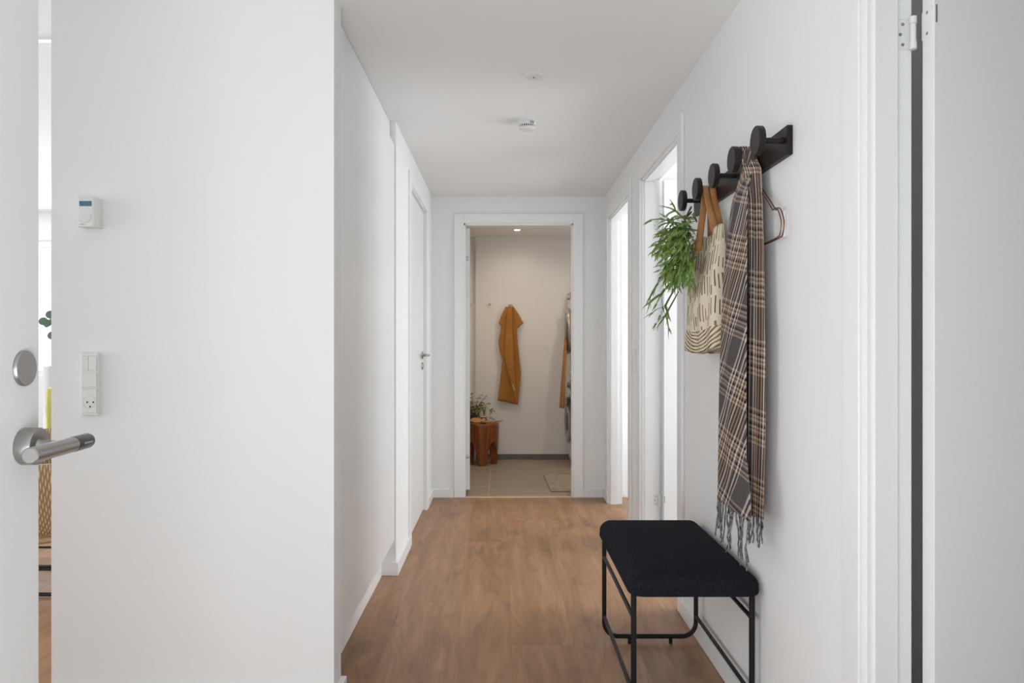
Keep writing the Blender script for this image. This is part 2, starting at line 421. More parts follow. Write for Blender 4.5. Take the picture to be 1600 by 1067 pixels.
def lever_handle(parent, c, n, d, r_rose=0.026, drop=0.075):
    """c: rose centre on the leaf face, n: outward normal, d: lever direction"""
    c, n, d = Vector(c), Vector(n).normalized(), Vector(d).normalized()
    h = MB().lathe(c, n, [(r_rose, 0), (r_rose, 0.007), (r_rose - 0.002, 0.009)], 24).build('handle_rose', STEEL, parent, smooth='auto')
    p = [c + n * 0.008, c + n * 0.035, c + n * 0.045 + d * 0.004, c + n * 0.05 + d * 0.014, c + n * 0.05 + d * 0.125]
    MB().tube(p, 0.009, 12).build('lever', STEEL, h, smooth='auto')
    k = c + Vector((0, 0, -drop))
    MB().lathe(k, n, [(r_rose, 0), (r_rose, 0.006), (r_rose - 0.002, 0.008)], 24).build('key_rose', STEEL, parent, smooth='auto')

def hinge_right(parent, yj, xe, z, yn, yf):
    """hinge between far jamb face y=yj and the leaf edge plane x=xe, leaf thickness yn..yf"""
    hp = MB()
    pl = [(0.884, 0), (0.859, 0), (0.8515, 0.007), (0.8515, 0.059), (0.859, 0.066), (0.884, 0.066)]
    hp.prism([(x, z - 0.033 + q) for x, q in pl], 1, yj - 0.0022, yj + 0.001)
    h = hp.build('hinge_plate', HINGE, parent, bevel=0.0006, seg=1)
    for sx, sz in ((0.866, 0.022), (0.8605, 0.0), (0.866, -0.022)):
        MB().lathe((sx, yj - 0.0021, z + sz), (0, -1, 0), [(0.0036, 0), (0.0036, 0.0006), (0.0026, 0.0009)], 12).build('screw', SCREW, h)
    for za, zb in ((-0.035, -0.020), (-0.0195, 0.0195), (0.020, 0.035)):
        MB().lathe((XRB - 0.001, yj - 0.010, z + za), (0, 0, 1), [(0.0062 if abs(za) < .0199 else 0.0076, 0), (0.0062 if abs(za) < .0199 else 0.0076, zb - za)], 16).build('hinge_knuckle', HINGE, h, smooth='auto')
    e = MB().prism([(yn + 0.006, z - 0.027), (yf - 0.006, z - 0.027), (yf, z - 0.021), (yf, z + 0.035), (yf - 0.006, z + 0.041), (yn + 0.006, z + 0.041), (yn, z + 0.035), (yn, z - 0.021)], 0, xe - 0.002, xe + 0.001).build('hinge_plate', HINGE, parent, bevel=0.0005, seg=1)
    for sz in (-0.014, 0.030):
        MB().lathe((xe - 0.0019, (yn + yf) / 2 - 0.001, z + sz), (-1, 0, 0), [(0.0036, 0), (0.0036, 0.0006), (0.0026, 0.0009)], 12).build('screw', SCREW, e)
    return h

def door_right_open(name, yj, label, hinges):
    xe = XRB + 0.013; yf = yj - 0.012; yn = yf - 0.042
    o = tag(box(xe, xe + 0.83, yn, yf, 0.008, TOP - 0.006).build(name, DOORP, bevel=0.0015), label, kind='structure')
    for z in hinges:
        hinge_right(o, yj + 0.008 - 0.012 * 0, xe, z, yn + 0.004, yf - 0.001)
        box(xe + 0.003, xe + 0.0065, yn - 0.0012, yn + 0.001, z + 0.0, z + 0.037).build('adjusting_slot', SCREW, o, bevel=0.0005)
    return o
door_right_open('door_1', DOORS_R[0][1], 'white flush door standing open at the right edge', (1.85, 0.30))
door_right_open('door_2', DOORS_R[1][1], 'white flush door open beyond the coat rack', (1.85, 0.30))
# third door, hinged on its near jamb and swung into the room
o = tag(box(XRB + 0.012, XRB + 0.84, 4.445, 4.487, 0.008, TOP - 0.006).build('door_3', DOORP, bevel=0.0015), 'white flush door swung into the farthest room on the right', kind='structure')
lever_handle(o, (XRB + 0.78, 4.487, 1.06), (0, 1, 0), (-1, 0, 0))

# end doorway frame and bathroom door
m = MB(); cw, ct, c0 = 0.075, 0.015, 0.012
pr = [(YE - 0.001, 0.015), (YE - 0.001, 0.0), (5.595, 0.0), (5.595, 0.012), (YEB + 0.001, 0.012), (YEB + 0.001, 0.03), (YE, 0.03)]
m.prism([(EX0 - d, y) for y, d in pr], 2, 0, TOP + 0.03); m.prism([(EX1 + d, y) for y, d in pr], 2, 0, TOP + 0.03)
m.prism([(y, TOP + d) for y, d in pr], 0, EX0 - 0.03, EX1 + 0.03)
t4 = tag(m.build('trim_4', LACQ), 'white frame of the bathroom doorway at the end of the hall', kind='structure')
box(EX0 - c0 - cw, EX0 - c0, YE - ct, YE, 0, TOP + c0 + cw).build('casing', LACQ, t4, bevel=0.003)
box(EX1 + c0, EX1 + c0 + cw, YE - ct, YE, 0, TOP + c0 + cw).build('casing', LACQ, t4, bevel=0.003)
box(EX0 - c0, EX1 + c0, YE - ct, YE, TOP + c0, TOP + c0 + cw).build('casing', LACQ, t4, bevel=0.003)
bd = empty('door_4', (-0.297, 5.640, 0)); bd.rotation_euler = (0, 0, math.radians(10))
bpy.context.view_layer.update()
tag(bd, 'white bathroom door swung open on the left of the end doorway', kind='structure')
def under(o, par):      # child given in the parent's own coordinates
    o.parent = par; o.matrix_parent_inverse = Matrix(); return o
under(box(0, 0.042, 0.0, 0.82, 0.035, TOP - 0.006).build('leaf', DOORP, bevel=0.0015), bd)
for z in (1.857, 0.30):
    hp = under(MB().lathe((0.02, 0.001, z), (0, -1, 0), [(0.020, 0), (0.020, 0.003), (0.018, 0.004)], 24).build('hinge_plate', mat('pale_zinc', (0.6, 0.62, 0.63), 0.35, metal=0.5), smooth='auto'), bd)
    hp.scale = (0.85, 1, 1)
    hp.scale = (1, 1, 1)
    for sz in (-0.01, 0.01):
        x = MB().lathe((0.02, -0.003, z + sz), (0, -1, 0), [(0.003, 0), (0.003, 0.0008)], 10).build('screw', SCREW); under(x, hp)

# closed door on the left
m = MB()
pr = [(XL + 0.001, 0.015), (XL + 0.001, 0.0), (XL - 0.10, 0.0), (XL - 0.10, 0.03), (XL, 0.03)]
LA, LB, LT = 4.235, 5.085, 2.12
for s, e in ((1, LB), (-1, LA)): m.prism([(x, e + s * d) for x, d in pr], 2, 0, LT + 0.03)
m.prism([(x, LT + d) for x, d in pr], 1, LA - 0.03, LB + 0.03)
t5 = tag(m.build('trim_5', LACQ), 'white frame of the closed door in the left wall', kind='structure')
for seg in ((LA - 0.075, LA - 0.008, 0, LT + 0.075), (LB + 0.008, LB + 0.075, 0, LT + 0.075), (LA - 0.008, LB + 0.008, LT + 0.008, LT + 0.075)):
    box(XL, XL + 0.012, *seg).build('casing', LACQ, t5, bevel=0.003)
d5 = tag(box(-0.600, -0.560, LA + 0.003, LB - 0.003, 0.012, LT - 0.003).build('door_5', DOORP, bevel=0.0015), 'closed white flush door with steel lever in the left wall', kind='structure')
lever_handle(d5, (-0.560, 4.985, 1.105), (1, 0, 0), (0, -1, 0))
tag(box(XL - 0.09, XL - 0.002, LA, LB, -0.004, 0.006).build('trim_sill', mat('oak_sill', (0.42, 0.23, 0.10), 0.45, var=0.1), bevel=0.001), 'narrow oak sill under the closed left door', kind='structure')

# ------------------------------------------------------------------ built-in wardrobe
wr = tag(empty('built_in_wardrobe', (-0.9, 3.04, 0)), 'tall white built-in wardrobe with two flush doors left of the hall', 'wardrobe')
bpy.context.view_layer.update()
m = MB().box(-1.34, -0.575, 2.425, 3.665, 0.17, H - 0.002)
m.build('body', LACQ, wr)
box(-1.30, -0.615, 2.425, 3.665, 0, 0.17).build('plinth', LACQ, wr)
for a, b in ((2.426, 3.053), (3.057, 3.664)):
    box(-0.574, -0.552, a, b, 0.178, 2.205).build('door', LACQ, wr, bevel=0.0015)

# ------------------------------------------------------------------ front door (open, left)
FD = empty('door_6', (-0.762, 1.14, 0)); FD.rotation_euler = (0, 0, math.atan(0.075)); FD.rotation_euler.z = math.atan2(0.075, 1.0)
bpy.context.view_layer.update()
tag(FD, 'white front door standing open at the left edge, with steel lever', kind='structure')
# own coordinates: x outward normal of the inner face, y towards the free edge
under(box(-0.055, 0.0, -0.90, 0.045, 0.01, 2.10).build('leaf', DOORP, bevel=0.003), FD)
MB_ = MB().lathe((0, 0, 1.018), (1, 0, 0), [(0.0285, 0), (0.0295, 0.002), (0.0295, 0.024), (0.0285, 0.0255)], 40)
rose = under(MB_.build('handle_rose', STEEL, smooth='auto'), FD)
z0 = 1.018
pth = [(0.0255, 0, z0), (0.03, 0, z0), (0.045, 0.0, z0), (0.058, 0.0, z0), (0.068, 0.0, z0)]
under(MB().tube(pth, [0.0125, 0.0105, 0.009, 0.0088, 0.0088], 18).build('lever_neck', STEEL, smooth='auto'), rose)
L0, L1 = -0.105, 0.014
under(MB().lathe((0.068, L0, z0), (0, 1, 0), [(0.0105, 0), (0.0122, 0.0015), (0.0122, L1 - L0)], 32).build('lever', STEEL, smooth='auto'), rose)
cap = under(MB().lathe((0.068, L1, z0), (0, 1, 0), [(0.0122, 0), (0.0126, 0.0005), (0.0126, 0.046), (0.0118, 0.050), (0.009, 0.0525), (0.004, 0.0535)], 32).build('reader_cap', BLACKP, smooth='auto'), rose)
ang = math.radians(-38)       # lettering sits on the side that faces the hall
mw = Matrix.Translation((0.068 + 0.01275, L1 + 0.027, z0 + 0.0005)) @ Matrix(((0, 0, 1, 0), (1, 0, 0, 0), (0, 1, 0, 0), (0, 0, 0, 1)))
under(text_mesh('simonsvoss', 0.0062, PRINTW, 'lettering', None, mw, 0.0001), cap)
under(MB().lathe((0, 0, 1.142), (1, 0, 0), [(0.0285, 0), (0.0285, 0.004), (0.027, 0.006)], 40).build('lock_cover', STEEL, smooth='auto'), FD)

# ------------------------------------------------------------------ thermostat and switch on the near wall
def px(xp, yp, Y):     # photograph pixel to a point at depth Y
    return ((xp - 785) * Y / F, Y, CAM_H - (yp - 538) * Y / F)
Yf = YW - 0.040
x0, _, zt = px(120.5, 308, Yf); x1, _, zb = px(147, 354, Yf)
th = tag(empty('thermostat', ((x0 + x1) / 2, YW, zb)), 'white wall thermostat with small blue display and dial', 'thermostat')
bpy.context.view_layer.update()
m = MB()
pts = [(x0, YW), (x0, Yf + 0.003), (x0 + 0.003, Yf), (x1 - 0.004, Yf), (x1, Yf + 0.003), (x1 + 0.004, Yf + 0.02), (x1 + 0.005, YW)]
m.prism(pts, 2, zb, zt).build('housing', PLAST, th, bevel=0.0015)
sa = px(124, 314, Yf); sb = px(143.2, 322, Yf)
LCD = NT('lcd'); tcx = LCD.n('ShaderNodeTexCoord')
LCD.nt.links.new(LCD.ramp(LCD.noise(tcx.outputs['Object'], 160, 2), [(0.4, (0.055, 0.15, 0.24)), (0.6, (0.10, 0.22, 0.31))]), LCD.b.inputs['Base Color']); LCD.b.inputs['Roughness'].default_value = 0.15
box(sa[0], sb[0], Yf - 0.0008, Yf + 0.001, sb[2], sa[2]).build('display', LCD.m, th)
dc = px(133.5, 338, Yf)
dl = MB().lathe((dc[0], Yf + 0.001, dc[2]), (0, -1, 0), [(0.0195, 0), (0.0195, 0.0016), (0.0185, 0.0028), (0.016, 0.003)], 36).build('dial', PLAST, th, smooth='auto')
tx = px(128.5, 350.3, Yf)
text_mesh('danfoss', 0.0048, PRINTW, 'lettering', th, Matrix.Translation((tx[0], Yf - 0.0003, tx[2])) @ Matrix.Rotation(PI / 2, 4, 'X'), 0.0002)

Yp = YW - 0.021
x0, _, zt = px(124.5, 551.5, Yp); x1, _, zb = px(152.5, 648.5, Yp)
sw = tag(empty('switch_socket_panel', ((x0 + x1) / 2, YW, zb)), 'white wall panel with light switches over a three-hole socket', 'switch')
bpy.context.view_layer.update()
m = MB().prism([(x0, YW), (x0, Yp + 0.004), (x0 + 0.004, Yp), (x1 - 0.002, Yp), (x1, Yp + 0.003), (x1, YW)], 2, zb, zt)
m.build('frame', PLAST, sw, bevel=0.0012)
GAP = mat('joint_shadow_plastic', (0.45, 0.45, 0.44), 0.6)
def mod(xa, xb, ya, yb, name, th_=0.0022):
    a = px(xa, ya, Yp); b = px(xb, yb, Yp)
    back = box(a[0] - 0.0007, b[0] + 0.0007, Yp - 0.0004, Yp + 0.001, b[2] - 0.0007, a[2] + 0.0007).build('joint', GAP, sw)
    return box(a[0], b[0], Yp - th_, Yp + 0.001, b[2], a[2]).build(name, PLAST, sw, bevel=0.0007)
mod(128, 138.2, 556.5, 579, 'rocker'); mod(138.8, 151.2, 556.5, 579, 'rocker', 0.0018)
mod(128, 151.2, 582.5, 604.8, 'rocker')
so = mod(128, 151.2, 607.8, 645, 'socket_face', 0.0015)
c = px(139.6, 628, Yp)
rg = MB().lathe((c[0], Yp - 0.0005, c[2]), (0, -1, 0), [(0.0205, 0), (0.0205, 0.0022), (0.0198, 0.0026), (0.0190, 0.0012)], 36).build('socket_well', PLAST, so, smooth='auto')
for hx, hy in ((136.8, 628.3), (146.3, 628.3), (141.4, 635.2)):
    q = px(hx, hy, Yp)
    MB().lathe((q[0], Yp - 0.001, q[2]), (0, -1, 0), [(0.0028, 0), (0.0028, 0.0016)], 14).build('pin_hole', BLACKP, so)
# small switch between the two far doors, on the right wall
s2 = tag(empty('light_switch', (XR, 4.26, 1.02)), 'narrow white light switch plate between the two far right doorways', 'switch')
bpy.context.view_layer.update()
box(XR - 0.010, XR, 4.225, 4.285, 1.01, 1.15).build('plate', PLAST, s2, bevel=0.002)
for za in (1.02, 1.085): box(XR - 0.0125, XR - 0.009, 4.232, 4.278, za, za + 0.055).build('rocker', PLAST, s2, bevel=0.001)
# blank cover plate behind the hangers
cp = tag(empty('cover_plate', (XR, 2.03, 1.47)), 'blank white square cover plate on the wall behind the copper hangers', 'cover plate')
bpy.context.view_layer.update()
box(XR - 0.006, XR, 1.995, 2.075, 1.478, 1.555).build('plate', PLAST, cp, bevel=0.004)
for zq in (1.49, 1.544): MB().lathe((XR - 0.0058, 2.035, zq), (-1, 0, 0), [(0.003, 0), (0.003, 0.0008)], 10).build('screw', PLAST, cp)

# ------------------------------------------------------------------ ceiling devices
sd = tag(empty('smoke_detector', (0.127, 3.66, H)), 'white vented smoke detector on the ceiling, nearer the bathroom', 'smoke detector')
bpy.context.view_layer.update()
cx, cy = 0.127, 3.66
MB().lathe((cx, cy, H), (0, 0, -1), [(0.054, 0), (0.054, 0.008), (0.050, 0.010)], 40).build('base', PLAST, sd, smooth='auto')
MB().lathe((cx, cy, H - 0.009), (0, 0, -1), [(0.046, 0), (0.047, 0.014), (0.043, 0.0155), (0.040, 0.0155)], 40).build('housing', PLAST, sd, smooth='auto')
MB().lathe((cx, cy, H - 0.0245), (0, 0, -1), [(0.037, 0), (0.037, 0.010)], 40).build('vent_core', BLKMET, sd, smooth='auto')
for k in range(24):
    a = 2 * PI * k / 24
    MB().lathe((cx + 0.0405 * math.cos(a), cy + 0.0405 * math.sin(a), H - 0.024), (0, 0, -1), [(0.0028, 0), (0.0028, 0.012)], 6).build('vent_rib', PLAST, sd)
MB().lathe((cx, cy, H - 0.0345), (0, 0, -1), [(0.0435, 0), (0.0435, 0.003), (0.036, 0.010), (0.012, 0.0125), (0.004, 0.0125)], 40).build('cap', PLAST, sd, smooth='auto')
a = math.radians(-62)
q = Vector((cx + 0.0472 * math.cos(a), cy + 0.0472 * math.sin(a), H - 0.017))
lb = box(-0.011, 0.011, -0.0004, 0.0004, -0.006, 0.006).build('rating_label', mat('grey_label', (0.34, 0.34, 0.34), 0.6), sd)
lb.matrix_parent_inverse = sd.matrix_basis.inverted(); lb.location = q; lb.rotation_euler = (0, 0, a + PI / 2)
ro = tag(empty('ceiling_rosette', (0.133, 3.03, H)), 'flat round white ceiling lamp outlet with tiny dark centre', 'ceiling outlet')
bpy.context.view_layer.update()
MB().lathe((0.133, 3.03, H), (0, 0, -1), [(0.040, 0), (0.040, 0.004), (0.036, 0.009), (0.022, 0.0115), (0.004, 0.012)], 40).build('cover', PLAST, ro, smooth='auto')
MB().lathe((0.133, 3.03, H - 0.011), (0, 0, -1), [(0.0042, 0), (0.0042, 0.0022)], 14).build('cord_hole', BLACKP, ro)

# ------------------------------------------------------------------ coat rack
STAIN = NT('black_stained_ash'); tcx = STAIN.n('ShaderNodeTexCoord'); mp = STAIN.n('ShaderNodeMapping'); mp.inputs['Scale'].default_value = (60, 4, 60)
STAIN.nt.links.new(tcx.outputs['Object'], mp.inputs[0])
STAIN.nt.links.new(STAIN.ramp(STAIN.noise(mp.outputs[0], 3, 3), [(0.3, (0.010, 0.0075, 0.0065)), (0.7, (0.022, 0.015, 0.013))]), STAIN.b.inputs['Base Color'])
STAIN.b.inputs['Roughness'].default_value = 0.45; STAIN.b.inputs['Specular IOR Level'].default_value = 0.3
rk = tag(empty('coat_rack', (XR, 2.4, 1.697)), 'black stained wooden coat rack with five round disc pegs', 'coat rack')
bpy.context.view_layer.update()
box(XR - 0.016, XR, 1.949, 2.90, 1.697, 1.777).build('rail', STAIN.m, rk, bevel=0.0015)
HK = [1.975, 2.18, 2.385, 2.59, 2.80]; HZ = 1.737
for yk in HK:
    r = MB().lathe((XR - 0.017, yk, HZ + 0.004), (-1, 0, 0), [(0.0085, 0), (0.0085, 0.062)], 18).build('peg', STAIN.m, rk, smooth='auto')
    MB().lathe((XR - 0.077, yk, HZ + 0.004), (-1, 0, 0), [(0.0385, 0), (0.0400, 0.0015), (0.0400, 0.0165), (0.0385, 0.018)], 44).build('disc', STAIN.m, r, smooth='auto')

# ------------------------------------------------------------------ bench
bn = tag(empty('bench', (0.585, 2.52, 0)), 'low bench with dark navy upholstered seat and black tube frame', 'bench')
bpy.context.view_layer.update()
BX0, BX1, BY0, BY1 = 0.402, 0.764, 2.195, 2.83
def u_frame(yy):
    r, zb = 0.055, 0.028
    p = [(BX0, yy, 0.425)] + [(BX0 + r - r * math.cos(t), yy, zb + r - r * math.sin(t)) for t in [i * PI / 2 / 7 for i in range(8)]]
    p += [(BX1 - r + r * math.sin(t), yy, zb + r - r * math.cos(t)) for t in [i * PI / 2 / 7 for i in range(8)]] + [(BX1, yy, 0.425)]
    return MB().tube(p, 0.0088, 14)
for yy in (BY0, BY1): u_frame(yy).build('leg_loop', BLKMET, bn, smooth='auto')
for xx in (BX0, BX1):
    for zz, rr in ((0.342, 0.007), (0.108, 0.007)):
        MB().tube([(xx, BY0, zz), (xx, BY1, zz)], rr, 12).build('side_rail', BLKMET, bn, smooth='auto')
for yy in (BY0, BY1):
    for xx in (BX0 + 0.10, BX1 - 0.10):
        MB().lathe((xx, yy, 0.0), (0, 0, 1), [(0.007, 0), (0.007, 0.022)], 12).build('foot', BLKMET, bn)
FAB = NT('navy_wool'); tcx = FAB.n('ShaderNodeTexCoord')
def weave(g, vec, sx, sy):
    a = g.n('ShaderNodeTexWave'); a.inputs['Scale'].default_value = sx; a.bands_direction = 'X'; a.inputs['Distortion'].default_value = 1.5; a.inputs['Detail'].default_value = 2
    b = g.n('ShaderNodeTexWave'); b.inputs['Scale'].default_value = sy; b.bands_direction = 'Y'; b.inputs['Distortion'].default_value = 1.5; b.inputs['Detail'].default_value = 2
    g.nt.links.new(vec, a.inputs[0]); g.nt.links.new(vec, b.inputs[0])
    return g.math('MULTIPLY', a.outputs['Fac'], b.outputs['Fac'])
nz = FAB.noise(tcx.outputs['Object'], 340, 2); wv = FAB.noise(tcx.outputs['Object'], 900, 1)
fac = FAB.math('MULTIPLY_ADD', wv, 0.5, FAB.math('MULTIPLY', nz, 0.62))
FAB.nt.links.new(FAB.ramp(fac, [(0.25, (0.0035, 0.0035, 0.005)), (0.62, (0.014, 0.015, 0.022)), (0.9, (0.09, 0.095, 0.12))]), FAB.b.inputs['Base Color'])
FAB.b.inputs['Roughness'].default_value = 0.95; FAB.b.inputs['Specular IOR Level'].default_value = 0.1; FAB.bump(fac, 0.6, 0.001)
def cushion(x0, x1, y0, y1, z0, zc, zt, rc):
    """rounded-plan cushion: vertical border to zc, then domed top"""
    def ring(inset, z, n=10):
        r = max(rc - inset, 0.006); out = []
        for cx_, cy_, a0 in ((x1 - inset - r, y1 - inset - r, 0), (x0 + inset + r, y1 - inset - r, PI / 2), (x0 + inset + r, y0 + inset + r, PI), (x1 - inset - r, y0 + inset + r, 1.5 * PI)):
            for i in range(n): 
                t = a0 + PI / 2 * i / (n - 1); out.append((cx_ + r * math.cos(t), cy_ + r * math.sin(t), z))
        return out
    prof = [(0.02, z0 - 0.001), (0.004, z0), (0.0, z0 + 0.004), (0.0, zc - 0.003), (0.002, zc), (0.0005, zc + 0.004)]
    for i in range(1, 9):
        t = i / 8 * PI / 2; prof.append((0.052 * (1 - math.cos(t)), zc + 0.004 + (zt - 0.006 - zc - 0.004) * math.sin(t)))
    prof += [(0.09, zt - 0.003), (0.14, zt)]
    m = MB(); rows = [ring(a, z) for a, z in prof]; n = len(rows[0])
    for r in rows: m.v += r
    for i in range(len(rows) - 1):
        for k in range(n): m.f.append((i * n + k, i * n + (k + 1) % n, (i + 1) * n + (k + 1) % n, (i + 1) * n + k))
    m.f.append(tuple(range(n))[::-1]); m.f.append(tuple(range((len(rows) - 1) * n, len(rows) * n)))
    return m
st = cushion(0.385, 0.785, 2.158, 2.885, 0.418, 0.436, 0.490, 0.045).build('seat', FAB.m, bn, smooth='auto')

# ------------------------------------------------------------------ scarf
PL = NT('plaid_wool'); uvn = PL.n('ShaderNodeUVMap'); sp = PL.n('ShaderNodeSeparateXYZ'); PL.nt.links.new(uvn.outputs[0], sp.inputs[0])
GR = (0.105, 0.092, 0.090); CR = (0.80, 0.69, 0.60); BK = (0.016, 0.014, 0.018); OR = (0.50, 0.31, 0.20); GB = (0.15, 0.13, 0.12)
def stripes(fac):
    seq = [(0, GR), (.24, CR)]; p = .24
    for c, w_ in ((BK, .03), (CR, .03), (BK, .028), (GB, .02), (CR, .034), (BK, .03), (OR, .036), (BK, .028), (CR, .034), (BK, .028), (OR, .036), (BK, .03), (OR, .036), (BK, .028), (CR, .034), (BK, .028), (OR, .036), (BK, .03), (CR, .034), (GB, .02), (BK, .028), (CR, .03), (BK, .03), (CR, .03)):
        p += .031; seq.append((p, c))
    seq.append((p + .031, GR))
    return PL.ramp(PL.math('FRACT', fac), seq, 'CONSTANT')
uu = PL.math('DIVIDE', sp.outputs[0], 0.118); vv = PL.math('DIVIDE', sp.outputs[1], 0.20)
cw_ = stripes(uu)
TN = (0.50, 0.375, 0.285)
seq2 = [(0, GR), (.40, TN), (.43, GB), (.46, BK), (.495, TN), (.53, GB), (.555, TN), (.59, GB), (.62, BK), (.655, TN), (.69, GB), (.715, TN), (.75, GB), (.78, BK), (.815, TN), (.85, GB), (.89, TN), (.92, GR)]
cv_ = PL.ramp(PL.math('FRACT', vv), seq2, 'CONSTANT')
pc = PL.mix(0.48, cw_, cv_)
tcx = PL.n('ShaderNodeTexCoord'); fz = PL.noise(tcx.outputs['Object'], 420, 2)
fm = PL.n('ShaderNodeMapRange'); PL.put(fm.inputs[0], fz); fm.inputs[1].default_value = 0.3; fm.inputs[2].default_value = 0.7; fm.inputs[3].default_value = 0.72; fm.inputs[4].default_value = 1.25
hs = PL.n('ShaderNodeHueSaturation'); PL.put(hs.inputs['Color'], pc); PL.put(hs.inputs['Value'], fm.outputs[0])
PL.nt.links.new(hs.outputs['Color'], PL.b.inputs['Base Color']); PL.b.inputs['Roughness'].default_value = 0.95; PL.b.inputs['Specular IOR Level'].default_value = 0.1
PL.bump(fz, 0.35, 0.0015)
sc_ = tag(empty('scarf', (0.74, 2.18, 1.765)), 'long grey and brown plaid wool scarf with fringe hung on the rack', 'scarf')
bpy.context.view_layer.update()
def lerp_table(tab, z):
    for (za, *a), (zb, *b) in zip(tab, tab[1:]):
        if za >= z >= zb:
            t = (za - z) / (za - zb); t = t * t * (3 - 2 * t) if len(tab) < 4 else t
            return [p + (q - p) * t for p, q in zip(a, b)]
    return list(tab[0][1:]) if z > tab[0][0] else list(tab[-1][1:])
# tail in front: (z, far-end Y, near-end Y, X) ; lies almost parallel to the wall
TA = [(1.765, 2.172, 2.168, 0.742), (1.72, 2.185, 2.145, 0.735), (1.68, 2.225, 2.115, 0.722), (1.60, 2.262, 2.088, 0.712), (1.50, 2.282, 2.074, 0.706), (1.37, 2.318, 2.064, 0.702),
      (1.06, 2.352, 2.058, 0.698), (0.86, 2.362, 2.052, 0.697), (0.765, 2.372, 2.022, 0.697), (0.68, 2.380, 2.012, 0.697)]
def tailA(s, z):
    yf_, yn_, xx = lerp_table(TA, z)
    k = min(1.0, max(0.0, (1.77 - z) / 0.14))           # 0 at the peg, 1 once it has fanned out
    # s in 0..1 : body 0..0.86, returned hem 0.86..1
    b = min(s / 0.86, 1.0)
    Y = yf_ + (yn_ - yf_) * b
    X = xx + k * (0.004 * math.sin(b * 6.0 + 0.7 + 0.6 * z) * (1 - 0.55 * b) + 0.002 * math.sin(b * 15 + z * 2) * (1 - b))
    if s > 0.86:
        e = (s - 0.86) / 0.14; X += k * 0.030 * e; Y += k * 0.095 * e
    if b < 0.18: X += k * 0.018 * (1 - b / 0.18) ** 2
    X = (0.722 + 0.048 * s) * (1 - k) + X * k
    Y = Y * k + (2.168 + 0.004 * math.sin(s * 20)) * (1 - k)
    return X, Y
def scarf_rows(fn, zs, uvf, n=64):
    rows, uvs = [], []
    for z in zs:
        r, q = [], []
        for i in range(n + 1):
            s = i / n; x, yv = fn(s, z); r.append((x, yv, z)); q.append(uvf(s, z))
        rows.append(r); uvs.append(q)
    return rows, uvs
zsA = [1.766 - 1.086 * (i / 110) for i in range(111)]
over = []; ovu = []
def uvA(s, z):
    d = 1.77 - z
    return (0.105 * s + 0.04 + 0.25 * d, d - 0.055 * s + 0.25)
rA, uA = scarf_rows(tailA, zsA, uvA)
# over the peg
arc, arcu = [], []
for j in range(9):
    t = PI * j / 8
    arc.append([(0.722 + 0.048 * s, 2.182 - 0.0145 * math.cos(PI - t) * -1 * -1, 1.766 + 0.0125 * math.sin(t)) for s in [i / 64 for i in range(65)]])
    arcu.append([uvA(i / 64, 1.766 + 0.045 * (1 - j / 8)) for i in range(65)])
MB().grid(rA, uA).build('front_tail', PL.m, sc_, smooth=True, solid=0.0035)
arc = []
for j in range(11):
    t = PI * j / 10; arc.append([(0.7215 + 0.049 * i / 64, 2.182 - 0.0135 * math.cos(t), 1.7655 + 0.0135 * math.sin(t) + 0.002 * math.sin(i * .55)) for i in range(65)])
MB().grid(arc, [[(0.02 + 0.105 * i / 64, 0.25 - 0.005 * j) for i in range(65)] for j in range(11)]).build('peg_fold', PL.m, sc_, smooth=True, solid=0.0035)
# second tail behind, closer to the wall
TB = [(1.765, 2.196, 2.196, 0.722, 0.770), (1.70, 2.165, 2.115, 0.730, 0.764), (1.60, 2.125, 2.085, 0.728, 0.758), (1.45, 2.11, 2.062, 0.726, 0.754), (1.2, 2.105, 2.045, 0.724, 0.752), (0.95, 2.105, 2.048, 0.724, 0.752), (0.80, 2.11, 2.058, 0.726, 0.752), (0.66, 2.12, 2.07, 0.73, 0.752)]
def tailB(s, z):
    ya, yb, xa, xb = lerp_table(TB, z); k = min(1.0, max(0.0, (1.77 - z) / 0.15))
    b = min(s / 0.62, 1.0)
    X = xa + (xb - xa) * b; Y = ya + (yb - ya) * b + k * 0.006 * math.sin(b * 11 + z * 2)
    if s > 0.62:
        e = (s - 0.62) / 0.38; X = xb + 0.004 * math.sin(e * PI) * k; Y = Y + k * 0.16 * e
    return X, Y
zsB = [1.766 - 1.09 * (i / 100) for i in range(101)]
rB, uB = scarf_rows(tailB, zsB, lambda s, z: (0.025 + 0.060 * s / 0.62 + 0.012 * (1.77 - z), 1.77 - z + 0.11 - 0.02 * s), 48)
MB().grid(rB, uB).build('back_tail', PL.m, sc_, smooth=True, solid=0.0035)
FRG = mat('fringe_yarn', (0.16, 0.15, 0.155), 0.95, var=0.95, vscale=110, spec=0.1)
def strand(p, ln, seed, dx=0, dy=0):
    rs = random.Random(seed); P = [Vector(p)]; d = Vector((dx, dy, -1))
    for i in range(9):
        d = Vector((dx + rs.uniform(-.25, .25), dy + rs.uniform(-.35, .35), -1)).normalized(); P.append(P[-1] + d * ln / 9)
    return MB().tube(P, [0.0030 * (1 - 0.035 * i) * rs.uniform(.85, 1.15) for i in range(10)], 6)
for i in range(17):
    s = 0.02 + 0.82 * i / 16; x, yv = tailA(s, 0.685)
    strand((x, yv, 0.685), 0.105 + 0.035 * random.random() + (0.02 if i > 4 else 0), i * 3 + 1).build('tassel', FRG, sc_, smooth=True)
for i in range(7):
    s = 0.06 + 0.52 * i / 6; x, yv = tailB(s, 0.665)
    strand((x, yv, 0.69), 0.085 + 0.02 * random.random(), 100 + i).build('tassel', FRG, sc_, smooth=True)

